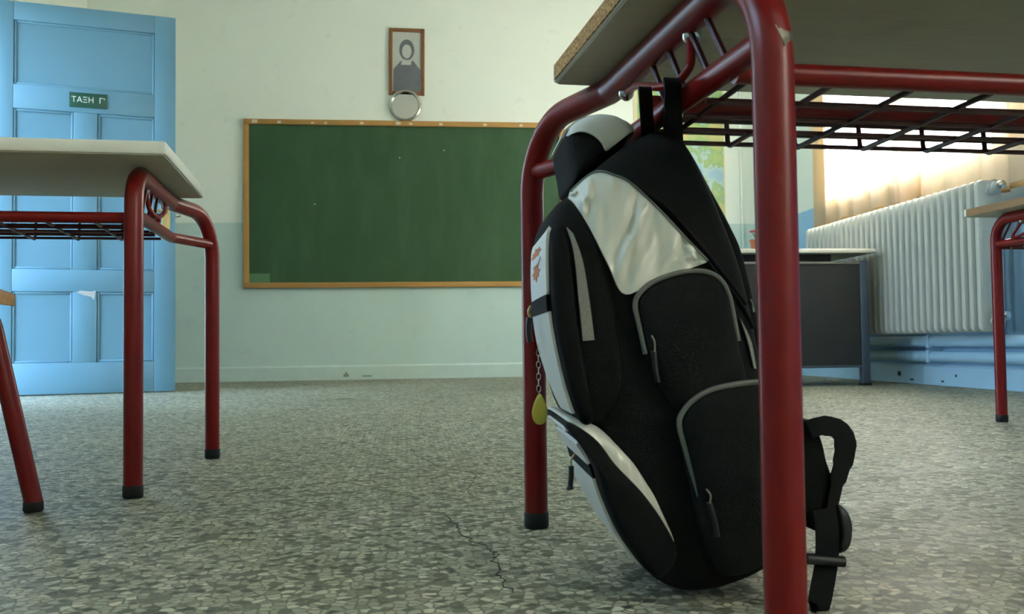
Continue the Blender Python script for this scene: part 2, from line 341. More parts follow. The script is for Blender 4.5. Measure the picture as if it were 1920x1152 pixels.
for pts, wd, mt in [([(0.0117, 2.3212), (0.0266, 2.1625), (0.0554, 2.0205)], 0.002, 'crack_dark'), ([(0.0554, 2.0205), (0.0933, 1.9093), (0.1347, 1.8529), (0.1166, 1.7008), (0.101, 1.6535), (0.1107, 1.5537)], 0.002, 'crack_rust'), ([(0.0567, 1.4035), (0.0659, 1.3352), (0.0733, 1.2806), (0.0823, 1.2232), (0.1025, 1.1685), (0.1075, 1.1379), (0.0985, 1.1111), (0.1016, 1.0529), (0.0997, 1.0103), (0.1057, 0.9614)], 0.0022, 'crack_dark'), ([(-0.3493, 4.5649), (-0.3006, 4.5932), (-0.2538, 4.5771)], 0.03, 'crack_dark'), ([(-0.4473, 3.851), (-0.3918, 3.8655)], 0.012, 'crack_dark')]: crack(pts, wd, mt)
# windows with frames, mullions and panes
for i, (a, b) in enumerate(WINS):
    wn = struct(empty('window_%d' % (i+1), (XR, (a+b)/2, WZ0)), 'white framed window behind cream curtains above the radiator' if i == 0 else None)
    h = WTOP[i]-WZ0; hw = (b-a)/2; X0, X1 = 0.09, 0.14
    boxes('window_frame', [(X0, X1, -hw, -hw+0.06, 0, h), (X0, X1, hw-0.06, hw, 0, h), (X0, X1, -hw+0.06, hw-0.06, 0, 0.06), (X0, X1, -hw+0.06, hw-0.06, h-0.06, h)], 'window_white', wn)
    box('mullion', X0, X1, -0.035, 0.035, 0.06, h-0.06, 'window_white', wn)
    for s in (-1, 1): 
        q = boxes('sash', [(X0+0.01, X1-0.01, s*0.035, s*0.075, 0.06, h-0.06), (X0+0.01, X1-0.01, s*(hw-0.06), s*(hw-0.1), 0.06, h-0.06), (X0+0.01, X1-0.01, s*0.075, s*(hw-0.1), 0.06, 0.10), (X0+0.01, X1-0.01, s*0.075, s*(hw-0.1), h-0.10, h-0.06)], 'window_white', wn)
        box('pane', 0.113, 0.117, min(s*0.075, s*(hw-0.1)), max(s*0.075, s*(hw-0.1)), 0.10, h-0.10, 'glass', q)
    box('window_sill', -0.005, 0.09, -hw-0.04, hw+0.04, -0.02, 0.012, 'window_white', wn, bevel=0.004)
wl = struct(empty('window_%d' % (len(WINS)+1), (XL, LWY0, LWZ0)), 'unseen high window added in the left wall for extra light'); lh, lw_ = LWZ1-LWZ0, LWY1-LWY0  # invented window out of view, added to bring more daylight from the left
boxes('window_frame', [(-0.14, -0.09, 0, 0.05, 0, lh), (-0.14, -0.09, lw_-0.05, lw_, 0, lh), (-0.14, -0.09, 0.05, lw_-0.05, 0, 0.05), (-0.14, -0.09, 0.05, lw_-0.05, lh-0.05, lh)], 'window_white', wl)
for k in range(4):
    ya, yb_ = 0.05+(lw_-0.1)*k/4, 0.05+(lw_-0.1)*(k+1)/4
    if k: box('mullion', -0.14, -0.09, ya-0.02, ya+0.02, 0.05, lh-0.05, 'window_white', wl)
    box('pane', -0.117, -0.113, ya+(0.02 if k else 0), yb_-(0.02 if k < 3 else 0), 0.05, lh-0.05, 'glass', wl)
# the yard outside
gob = box('ground', -40, 40, -40, 40, -0.40, -0.20, 'ground_out'); struct(gob)

# ------------------------------------------------------------------ the blue door
hx, hy = XL+0.05, 5.42
ang = math.atan2(5.665-hy, -1.345-hx); DW = math.hypot(5.665-hy, -1.345-hx)
door = struct(empty('door_1', (hx, hy, 0.006), ang), 'light blue panelled wooden door standing open by the blackboard'); DH = 2.205
st, th = 0.115, 0.042
dm = 'door_paint'
X1_, X2_ = st, DW-st; mid = (X1_+X2_)/2
zr = [0.0, 0.175, 0.595, 0.74, 0.0, 0.0]
# rails (z ranges) and panels
rails = [(0.0, 0.175), (0.60, 0.715), (1.03, 1.03), (1.60, 1.735), (2.10, DH)]
box('stile', 0, st, -th/2, th/2, 0, DH, dm, door, 0.003); box('stile', DW-st, DW, -th/2, th/2, 0, DH, dm, door, 0.003)
for z0, z1 in ((0, 0.175), (0.575, 0.70), (1.60, 1.735), (2.10, DH)): box('rail', X1_, X2_, -th/2, th/2, z0, z1, dm, door, 0.003)
for z0, z1 in ((0.175, 0.575), (0.70, 1.60)): box('mullion', mid-0.062, mid+0.062, -th/2, th/2, z0, z1, dm, door, 0.003)
for a, b, z0, z1 in ((X1_, X2_, 1.735, 2.10), (X1_, mid-0.062, 0.70, 1.60), (mid+0.062, X2_, 0.70, 1.60), (X1_, mid-0.062, 0.175, 0.575), (mid+0.062, X2_, 0.175, 0.575)):
    p = box('panel', a, b, -0.006, 0.006, z0, z1, dm, door)
    boxes('moulding', [(a, a+0.014, -0.0145, -0.006, z0, z1), (b-0.014, b, -0.0145, -0.006, z0, z1), (a+0.014, b-0.014, -0.0145, -0.006, z0, z0+0.014), (a+0.014, b-0.014, -0.0145, -0.006, z1-0.014, z1)], dm, p, 0.004)
prism('paint_chip', [(mid-0.045, 0.573), (mid-0.02, 0.582), (mid+0.03, 0.577), (mid+0.058, 0.582), (mid+0.052, 0.555), (mid+0.048, 0.530), (mid+0.030, 0.548), (mid+0.005, 0.552), (mid-0.02, 0.562)], -th/2-0.0008, -th/2+0.001, 'door_chip', door)
sg = box('name_plate', 0.398, 0.596, -th/2-0.008, -th/2, 1.628, 1.712, 'sign_green', door, 0.002); 
text_mesh('lettering', "\u03a4\u0391\u039e\u0397  \u0393'", 0.044, 'sign_letter', sg, Matrix.Translation((0.497, -th/2-0.0085, 1.67)) @ Matrix.Rotation(rad(90), 4, 'X'), 0.0012)
hp = box('handle_plate', DW-0.075, DW-0.030, -th/2-0.004, -th/2, 0.885, 1.075, 'brass', door, 0.0015)
tube('handle', fillet([(DW-0.052, -th/2-0.004, 1.045), (DW-0.052, -th/2-0.055, 1.045), (DW-0.155, -th/2-0.055, 1.045)], 0.015), 0.009, 'brass', hp)
prism('keyhole', [(DW-0.058, 0.93), (DW-0.047, 0.93), (DW-0.049, 0.95), (DW-0.056, 0.95)], -th/2-0.0046, -th/2-0.003, 'black_rubber', hp)
lathe('latch_knob', [(0.010, 0), (0.012, 0.012), (0.006, 0.03)], 'chrome', door, 12, Matrix.Translation((DW, -0.005, 1.03)) @ Matrix.Rotation(rad(90), 4, 'Y'))
for z in (0.25, 1.1, 1.95): lathe('hinge', [(0.009, 0), (0.009, 0.10)], 'brass', door, 10, Matrix.Translation((-0.006, -th/2, z)))

# ------------------------------------------------------------------ back wall: blackboard, picture, clock, map
bb = tag(empty('blackboard', (-1.20, YB, 0.695)), 'wide green chalkboard in a light wooden frame on the back wall', 'blackboard')
BW, BH, fw_, fd = 2.44, 1.275, 0.040, 0.034
box('writing_surface', fw_*0.8, BW-fw_*0.8, -0.014, -0.004, fw_*0.8, BH-fw_*0.8, 'chalkboard', bb)
box('frame_top', 0, BW, -fd, -0.0005, BH-fw_, BH, 'board_wood', bb, 0.003); box('frame_bottom', 0, BW, -fd, -0.0005, 0, fw_, 'board_wood', bb, 0.003)
box('frame_side', 0, fw_, -fd, -0.0005, fw_, BH-fw_, 'board_wood_v', bb, 0.003); box('frame_side', BW-fw_, BW, -fd, -0.0005, fw_, BH-fw_, 'board_wood_v', bb, 0.003)
box('corner_patch', fw_, fw_+0.150, -0.017, -0.014, fw_, fw_+0.070, 'chalkboard_patch', bb)
for x_, s in ((0.085, 0.020), (0.265, 0.014), (0.512, 0.010), (0.61, 0.010), (0.88, 0.014), (1.155, 0.018), (1.25, 0.012), (1.48, 0.013), (1.82, 0.013), (2.1, 0.012)):
    box('tape_scrap', x_-s, x_+s, -fd-0.0015, -fd, BH-0.032, BH-0.032+s*1.3, 'paper_scrap', bb)
for x_, z_ in ((1.16, 0.99), (0.52, 0.63), (1.5, 1.05)): box('chalk_speck', x_, x_+0.007, -0.0155, -0.014, z_, z_+0.007, 'sign_letter', bb)
pf = tag(empty('picture_frame', (-0.115, YB, 2.175), 0), 'small wooden framed grey print of a bust above the clock', 'picture'); pf.rotation_euler = (0, rad(0.6), 0)
PW, PH = 0.272, 0.518; pb = 0.027
box('frame_side', 0, pb, -0.022, -0.001, 0, PH, 'picture_wood', pf, 0.003); box('frame_side', PW-pb, PW, -0.022, -0.001, 0, PH, 'picture_wood', pf, 0.003)
box('frame_top', pb, PW-pb, -0.022, -0.001, PH-pb, PH, 'picture_wood', pf, 0.003); box('frame_bottom', pb, PW-pb, -0.022, -0.001, 0, pb, 'picture_wood', pf, 0.003)
pr = box('print', pb, PW-pb, -0.010, -0.002, pb, PH-pb, 'print_ground', pf)
cx = PW/2
prism('printed_coat', [(pb+0.004, pb+0.002), (PW-pb-0.004, pb+0.002), (PW-pb-0.006, 0.20), (cx+0.055, 0.262), (cx+0.02, 0.285), (cx-0.02, 0.285), (cx-0.055, 0.255), (pb+0.008, 0.20)], -0.0108, -0.010, 'print_dark', pr)
prism('printed_hair', [(cx+0.058*math.cos(a)*1.0, 0.352+0.082*math.sin(a)) for a in [2*math.pi*k/20 for k in range(20)]], -0.0112, -0.0108, 'print_dark', pr)
prism('printed_face', [(cx+0.036*math.cos(a), 0.340+0.054*math.sin(a)) for a in [2*math.pi*k/20 for k in range(20)]], -0.0116, -0.0112, 'print_mid', pr)
prism('printed_collar', [(cx-0.045, 0.235), (cx+0.03, 0.235), (cx+0.04, 0.275), (cx-0.03, 0.285)], -0.0112, -0.0108, 'print_mid', pr)
ck = tag(empty('wall_clock', (0.010, YB, 2.090)), 'round wall clock with silver rim between picture and blackboard', 'clock')
RX = Matrix.Rotation(rad(90), 4, 'X')
lathe('rim', [(0.105, 0.0), (0.122, 0.004), (0.125, 0.020), (0.120, 0.036), (0.111, 0.040), (0.103, 0.034), (0.100, 0.022)], 'chrome', ck, 40, RX)
fc = lathe('face', [(0.104, 0.001), (0.104, 0.018)], 'clock_face', ck, 40, RX)
for k in range(12):
    a = 2*math.pi*k/12; mtx = Matrix.Rotation(a, 4, 'Y')
    t_ = box('hour_mark', -0.0018, 0.0018, -0.0190, -0.018, 0.086, 0.096 if k else 0.099, 'clock_red' if k == 0 else 'clock_hand', fc); t_.data.transform(mtx)
for nm, L_, w_, a in (('hour_hand', 0.042, 0.003, rad(265)), ('minute_hand', 0.034, 0.002, rad(100)), ('second_hand', 0.05, 0.001, rad(268))):
    t_ = box(nm, -w_/2, w_/2, -0.0215, -0.0205, -0.010, L_, 'clock_hand', fc); t_.data.transform(Matrix.Rotation(a, 4, 'Y'))
mp_ = tag(empty('wall_map', (1.80, YB, 1.10)), 'coloured paper wall map hanging beside the blackboard', 'map')
mp_sheet = box('sheet', 0, 0.735, -0.006, -0.002, 0, 1.20, 'map_margin', mp_)
box('printed_land', 0.03, 0.725, -0.0068, -0.006, 0.03, 1.16, 'map_print', mp_)
tube('hanging_rod', [(-0.02, -0.012, 1.205), (0.755, -0.012, 1.205)], 0.010, 'picture_wood', mp_, 10)
tube('hanging_rod', [(-0.02, -0.012, -0.005), (0.755, -0.012, -0.005)], 0.010, 'picture_wood', mp_, 10)
ntc = tag(empty('notice_sheet', (XR, 6.86, 1.36)), 'pale printed notice taped to the wall near the curtain', 'notice')
box('sheet', -0.003, -0.001, -0.26, 0.0, 0, 0.30, 'notice_paper', ntc)
for k in range(4): box('printed_line', -0.0036, -0.003, -0.22, -0.12 if k % 2 else -0.06, 0.10+k*0.045, 0.125+k*0.045, 'notice_ink', ntc)
tube('wall_conduit', fillet([(2.665, YB-0.012, 0.11), (2.665, YB-0.012, ZC-0.001)], 0.01), 0.011, 'wall_paint', None, 10)
tag(bpy.data.objects['wall_conduit'], 'thin painted cable conduit running up the wall beside the map', 'conduit')

# ------------------------------------------------------------------ radiator, pipes, curtains
rad_o = tag(empty('radiator', (2.70, 4.02, 0.28)), 'long white column radiator under the curtained window', 'radiator')
def rad_section():
    hw, hh, hd, r = 0.0, 0.71, 0.062, 0.028
    out = []
    prof = []
    # rounded rectangle outline in (x,z), thick in y with rounded nose
    corners = [(-hd, 0), (hd, 0), (hd, hh), (-hd, hh)]
    for (cx_, cz_), a0 in zip([(-hd+r, r), (hd-r, r), (hd-r, hh-r), (-hd+r, hh-r)], (180, 270, 0, 90)):
        for k in range(4):
            a = rad(a0+30*k); prof.append((cx_+r*math.cos(a), cz_+r*math.sin(a)))
    vs = []; fs = []; n = len(prof); cxm, czm = 0.0, hh/2
    for y, ins in ((-0.019, 0.012), (-0.013, 0.003), (0.0, 0.0), (0.013, 0.003), (0.019, 0.012)):
        for (px, pz) in prof:
            dx = math.copysign(min(ins, abs(px)), px); dz = math.copysign(ins, pz-czm); vs.append((px-dx, y, pz-dz))
    for i in range(4):
        for k in range(n): a = i*n+k; b = i*n+(k+1) % n; fs.append((a, b, b+n, a+n))
    fs += [tuple(range(n)), tuple(4*n+k for k in range(n))]
    return vs, fs
v, f = rad_section(); NS = 31
s0 = mk('section', v, f, 'radiator_white', rad_o); s0.location = (0, 0.03, 0)
for k in range(1, NS):
    c = s0.copy(); COL.objects.link(c); c.location = (0, 0.03+k*(1.66/(NS-4)), 0)
tube('header', [(0, 0.0, 0.05), (0, 0.03+(NS-1)*1.66/(NS-4), 0.05)], 0.022, 'radiator_white', rad_o, 12)
tube('header', [(0, 0.0, 0.66), (0, 0.03+(NS-1)*1.66/(NS-4), 0.66)], 0.022, 'radiator_white', rad_o, 12)
RXY = Matrix.Rotation(rad(90), 4, 'X')
for z in (0.075, 0.675):
    vv = lathe('valve', [(0.030, 0), (0.034, 0.012), (0.022, 0.016), (0.022, 0.035), (0.014, 0.04), (0.014, 0.05)], 'radiator_white', rad_o, 16, Matrix.Translation((0.012, 0.008, z)) @ RXY)
    lathe('valve_cap', [(0.018, 0.05), (0.020, 0.056), (0.020, 0.074), (0.010, 0.08)], 'chrome', vv, 12, Matrix.Translation((0.012, 0.008, z)) @ RXY)
for yb in (0.35, 1.3): box('bracket', 0.03, 0.178, yb, yb+0.03, 0.02, 0.05, 'radiator_white', rad_o)
for i, z in enumerate((0.238, 0.158)):
    t_ = tube('heating_pipe', [(XR-0.052, YF+0.05, z), (XR-0.052, YB-0.02, z)], 0.030, 'pipe_paint', None, 16)
    tag(t_, ('upper' if i == 0 else 'lower') + ' of two painted heating pipes running low under the radiator', 'pipe', 'heating pipes along the wall')
    boxes('pipe_clip', [(XR-0.085, XR-0.001, y_, y_+0.025, z-0.034, z+0.034) for y_ in (4.75,)], 'pipe_paint', t_, 0.003)
def curtain(name, yA, yB, z0, z1, label, folds, kick=0.0, x0=2.840, lean=0.0):
    nU, nV = 90, 24; vs = []; fs = []
    for j in range(nV+1):
        v_ = j/nV; z = z1+(z0-z1)*v_
        for i in range(nU+1):
            u = i/nU; y = yA+(yB-yA)*u
            amp = 0.008+0.010*v_; ph = folds*2*math.pi*u+0.7*math.sin(5*u)
            xx = x0-amp*math.sin(ph)-0.006*math.sin(2.3*ph)
            if kick: y += kick*(u**4)*(v_**9)*math.copysign(1, yB-yA)*-1 + kick*0.35*(u**6)*math.sin(v_*9)
            zz = z + 0.004*math.sin(ph*0.5)*v_; y += lean*(u**5)*v_*v_
            vs.append((xx, y, zz))
    for j in range(nV):
        for i in range(nU): a = j*(nU+1)+i; fs.append((a, a+1, a+nU+2, a+nU+1))
    r_ = tag(empty(name, (0, 0, 0)), label, 'curtain', 'cream window curtains')
    o = mk('cloth', vs, fs, 'curtain_cloth', r_, angle=180)
    hv = [vs[nV*(nU+1)+i] for i in range(nU+1)]
    v2 = []; f2 = []
    for i, p in enumerate(hv): v2 += [(p[0]-0.002, p[1], p[2]+0.03), (p[0]-0.002, p[1], p[2]), (p[0]+0.002, p[1], p[2]), (p[0]+0.002, p[1], p[2]+0.03)]
    for i in range(nU):
        for k in range(4): a = 4*i+k; b = 4*i+(k+1) % 4; f2.append((a, b, b+4, a+4))
    mk('hem', v2, f2, 'curtain_cloth', r_, angle=180)
    return r_
curtain('curtain', 6.20, 4.93, 1.015, 2.82, 'cream curtain hanging at the corner end of the window', 6.5, 0.0, lean=-0.22)
curtain('curtain', 3.70, 4.97, 0.94, 2.82, 'cream curtain behind the valve end of the radiator', 5.5, 0.0, x0=2.795)
for (a, b), nm in zip(WINS[1:], ('window behind the camera',)):
    curtain('curtain', b+0.12, (a+b)/2-0.04, 1.07, 2.82, 'cream curtain over the far half of the '+nm, 6)
    curtain('curtain', a-0.12, (a+b)/2+0.04, 1.07, 2.82, 'cream curtain over the near half of the '+nm, 6, x0=2.795)
rodc = tube('curtain_rod', [(2.82, YF+0.3, 2.835), (2.82, 6.35, 2.835)], 0.012, 'window_white', None, 10); tag(rodc, 'long white curtain rod above the windows', 'curtain rod')

# ------------------------------------------------------------------ teacher's desk with flower
td = tag(empty('teacher_desk', (2.545, 4.90, 0)), 'grey metal teacher desk with pale top in front of the radiator', 'desk')
TW, TD = 1.45, 0.58
box('desk_top', -TW+0.0, 0.03, -0.035, TD+0.03, 0.730, 0.753, 'desk_top_grey', td, 0.003)
box('support_rail', -TW+0.1, -0.19, 0.05, TD-0.05, 0.684, 0.730, 'black_rubber', td)
for sx_ in (-TW+0.06, -0.045):
    for sy_ in (0.0, TD-0.045):
        if sy_ > 0.1: sx_ = max(sx_, -TW+0.06) if sx_ < -1 else -0.56
        boxes('leg', [(sx_, sx_+0.045, sy_, sy_+0.045, 0.012, 0.690)], 'metal_blue', td, 0.004); boxes('foot_cap', [(sx_-0.002, sx_+0.047, sy_-0.002, sy_+0.047, 0, 0.014)], 'black_rubber', td)
box('modesty_panel', -TW+0.105, -0.045, 0.010, 0.028, 0.112, 0.672, 'metal_grey', td)
box('panel_rim_top', -TW+0.105, -0.045, 0.004, 0.034, 0.672, 0.686, 'desk_trim', td, 0.002); box('panel_rim_bottom', -TW+0.105, -0.045, 0.004, 0.034, 0.100, 0.112, 'metal_blue', td, 0.002)
box('side_panel', -0.030, -0.018, 0.045, TD-0.045, 0.112, 0.672, 'metal_grey', td); box('side_panel', -TW+0.075, -TW+0.087, 0.045, TD-0.045, 0.112, 0.672, 'metal_grey', td)
for k in range(3): 
    dr = box('drawer', -0.50, -0.05, TD-0.05, TD-0.02, 0.14+0.18*k, 0.30+0.18*k, 'metal_grey', td, 0.003); box('drawer_pull', -0.33, -0.22, TD-0.02, TD-0.005, 0.21+0.18*k, 0.225+0.18*k, 'chrome', dr)
fp = tag(empty('potted_flower', (1.955, 5.02, 0.753)), 'small red flower in a clay pot on the teacher desk', 'plant')
lathe('pot', [(0.026, 0), (0.036, 0.055), (0.039, 0.058), (0.039, 0.066), (0.033, 0.066)], 'pot_clay', fp, 16)
for k in range(5):
    a = k*1.26; tube('stem', spline([(0, 0, 0.06), (0.01*math.cos(a), 0.01*math.sin(a), 0.085), (0.022*math.cos(a), 0.022*math.sin(a), 0.105)], 4), 0.0022, 'leaf_green', fp, 6)
    b_ = Vector((0.026*math.cos(a), 0.026*math.sin(a), 0.108)); vs = []; fs = []
    for q in range(6):
        t = q*math.pi/3; d1 = Vector((math.cos(t), math.sin(t), 0.5)).normalized(); d2 = Vector((-math.sin(t), math.cos(t), 0)); i0 = len(vs)
        vs += [b_, b_+d1*0.012+d2*0.006, b_+d1*0.020+Vector((0, 0, 0.003)), b_+d1*0.012-d2*0.006, b_+d1*0.010-Vector((0, 0, 0.003))]; fs += [(i0, i0+1, i0+2, i0+3), (i0, i0+4, i0+1), (i0+1, i0+4, i0+2), (i0+2, i0+4, i0+3), (i0+3, i0+4, i0)]
    mk('blossom', vs, fs, 'flower_red', fp, False)

# ------------------------------------------------------------------ pupils' desks
LEN, DEP, THK, UND = 1.16, 0.475, 0.024, 0.580
R_T = 0.0162
def rounded_rect(x0, x1, y0, y1, r, n=5):
    out = []
    for cx_, cy_, a0 in ((x1-r, y1-r, 0), (x0+r, y1-r, 90), (x0+r, y0+r, 180), (x1-r, y0+r, 270)):
        for k in range(n+1): a = rad(a0+90*k/n); out.append((cx_+r*math.cos(a), cy_+r*math.sin(a)))
    return out
def slab(name, outline, z0, z1, mat, parent, bev=0.003):
    bm = bmesh.new(); f = bm.faces.new([bm.verts.new((p[0], p[1], z0)) for p in outline]); r = bmesh.ops.extrude_face_region(bm, geom=[f])
    bmesh.ops.translate(bm, vec=(0, 0, z1-z0), verts=[v for v in r['geom'] if isinstance(v, bmesh.types.BMVert)]); bmesh.ops.recalc_face_normals(bm, faces=bm.faces)
    es = [e for e in bm.edges if abs(e.verts[0].co.z-e.verts[1].co.z) < 1e-6]
    bmesh.ops.bevel(bm, geom=es, offset=bev, segments=2, profile=0.5, affect='EDGES')
    me = bpy.data.meshes.new(name); bm.to_mesh(me); bm.free(); me.shade_smooth(); me.set_sharp_from_angle(angle=rad(40)); return link(name, me, mat, parent)
def make_desk(name, label, loc, rz, dz=0.0, edge='white', group='red tube school desks', LEN=LEN, DEP=DEP, yf=-0.412, Rb=0.062):
    d = tag(empty(name, loc, rz), label, 'desk', group); U = UND+dz; x0, x1 = -LEN/2, LEN/2
    top = slab('table_top', rounded_rect(x0, x1, -DEP, 0, 0.007), U+0.0015, U+THK, 'laminate_white', d, 0.0035)
    slab('underside', rounded_rect(x0+0.004, x1-0.004, -DEP+0.004, -0.004, 0.006), U, U+0.0016, 'laminate_under', top, 0.0004)
    if edge == 'chip':
        box('chipboard_edge', x0-0.0012, x0+0.002, -DEP+0.016, -0.014, U+0.003, U+THK-0.003, 'chipboard', top)
    if edge == 'wood':
        for xa in (x0, x1): box('edge_band', xa-0.0012, xa+0.0012, -DEP+0.016, -0.016, U+0.001, U+THK-0.001, 'edge_wood', top)
        for ya in (-DEP, 0): box('edge_band', x0+0.016, x1-0.016, ya-0.0012, ya+0.0012, U+0.001, U+THK-0.001, 'edge_wood', top)
    zt = U-R_T-0.0005; zb = 0.490+dz
    for s in (-1, 1):
        xf = s*(LEN/2-0.063); xb = s*(LEN/2-0.002); yb = 0.143
        pth = fillet([(xf, yf, 0.015), (xf, yf, zt), (xf, -0.045, zt), (xb, yb, zt-0.004), (xb, yb, 0.015)], [0, Rb, 0.05, 0.115, 0], 12)
        fr_ = tube('side_frame', pth, R_T, 'red_paint', d, 18)
        for (xx, yy) in ((xf, yf), (xb, yb)): lathe('foot_cap', [(0.0152, 0.0), (0.0172, 0.003), (0.0172, 0.020), (0.0160, 0.022)], 'black_rubber', fr_, 18, Matrix.Translation((xx, yy, 0)))
        if s == -1 and edge == 'chip':
            # bare metal patch where the paint has worn off near the bend
            yo = lambda z_: 0.0 if z_ < zt-Rb else Rb-math.sqrt(max(0.0, Rb*Rb-(z_-zt+Rb)**2))
            wp = [(-0.22, 0.4955), (0.25, 0.4905), (0.75, 0.4915), (1.10, 0.4920), (1.10, 0.4850), (0.45, 0.4825), (0.15, 0.4780), (-0.02, 0.4860)]
            pts_ = [Vector((xf+(R_T+0.0006)*math.sin(a_), yf-(R_T+0.0006)*math.cos(a_)+yo(z_), z_)) for a_, z_ in wp]; inn = [Vector((xf+(p.x-xf)*0.93, p.y+0.0015, p.z-0.0005)) for p in pts_]
            wv = []; wf = []
            for i_ in range(len(wp)):
                a_, z_ = wp[i_]; b_, y_ = wp[(i_+1) % len(wp)]
            cen = Vector((xf+(R_T+0.0012)*math.sin(0.4), yf-(R_T+0.0014)*math.cos(0.4)+yo(0.487), 0.487)); n_ = len(pts_)
            mk('worn_patch', pts_+inn+[cen], [(2*n_, i_, (i_+1) % n_) for i_ in range(n_)]+[(i_, (i_+1) % n_, n_+(i_+1) % n_, n_+i_) for i_ in range(n_)], 'bare_steel', fr_, True, 80)
        tube('side_bar', fillet([(xf, yf, zb), (xf, -0.045, zb), (xb, yb, zb+0.004)], 0.05, 8), 0.0112, 'red_paint', d, 14)
        for y_ in (-0.300, -0.095): 
            lathe('bolt', [(0.0090, 0), (0.0090, 0.006), (0.0075, 0.009), (0.0030, 0.0125), (0.0005, 0.013)], 'chrome', d, 12, Matrix.Translation((xf-s*0.003, y_, zt-R_T*0.8)) @ Matrix.Rotation(rad(180), 4, 'X'))
        for k, y_ in enumerate((-0.338, -0.298, -0.240, -0.190)): tube('side_wire', [(xf, y_, zt-0.006), (xf, y_-0.050, zb+0.004)], 0.0032, 'red_wire', d, 8)
        hk = spline([(xf-s*0.002, -0.298, zt-0.014), (xf+s*0.004, -0.315, zt-0.038), (xf+s*0.010, -0.324, zt-0.055), (xf+s*0.016, -0.308, zt-0.064), (xf+s*0.020, -0.276, zt-0.060), (xf+s*0.018, -0.228, zt-0.046), (xf+s*0.008, -0.165, zt-0.028), (xf, -0.120, zt-0.020), (xf-s*0.002, -0.098, zt-0.014)], 6)
        tube('bag_hook', hk, 0.0042, 'red_paint', d, 10)
    xi = LEN/2-0.060
    tube('rail', [(-xi+0.004, -0.398, zb-0.007), (xi-0.004, -0.398, zb-0.007)], 0.0098, 'red_paint', d, 14)
    tube('rail', [(-xi, -0.180, zb+0.022), (xi, -0.180, zb+0.022)], 0.0092, 'red_paint', d, 12)
    zf = zb-0.018
    w0 = tube('basket_wire', [(-xi, 0, 0), (xi, 0, 0)], 0.0026, 'red_wire', d, 6); first = True
    for (y_, z_) in ((-0.174, zf), (-0.172, zf+0.0125), (-0.172, zf+0.0255), (-0.235, zf), (-0.29, zf), (-0.345, zf)):
        if first: w0.location = (0, y_, z_); first = False
        else:
            c = w0.copy(); COL.objects.link(c); c.location = (0, y_, z_)
    u0 = tube('cross_wire', fillet([(0, -0.395, zf+0.004), (0, -0.178, zf-0.004), (0, -0.174, zf+0.036)], 0.008, 4), 0.0028, 'red_wire', d, 6)
    k0 = -(LEN/2-0.075); u0.location = (k0, 0, 0); k = 1
    while k0+k*0.0795 < xi-0.01:
        c = u0.copy(); COL.objects.link(c); c.location = (k0+k*0.0795, 0, 0); k += 1
    return d
TH = rad(4.2)
def place_corner(cx_, cy_, lx, ly, rz):
    return (cx_-(lx*math.cos(rz)-ly*math.sin(rz)), cy_-(lx*math.sin(rz)+ly*math.cos(rz)), 0)
make_desk('school_desk', 'red-framed school desk with the black backpack hung on its side', place_corner(0.186, 1.150, -LEN/2, 0, TH), TH, 0, 'chip', DEP=0.525, yf=-0.470, Rb=0.095)
make_desk('school_desk', 'red-framed school desk with white top in front of the blue door', place_corner(-0.434, 2.088, LEN/2, 0, TH), TH, 0, 'white')
R3 = rad(180+3.0)
make_desk('school_desk', 'red-framed school desk with brown-edged top near the radiator', place_corner(1.720, 2.705, 0.46, -DEP, R3), R3, 0.048, 'wood', LEN=0.92)

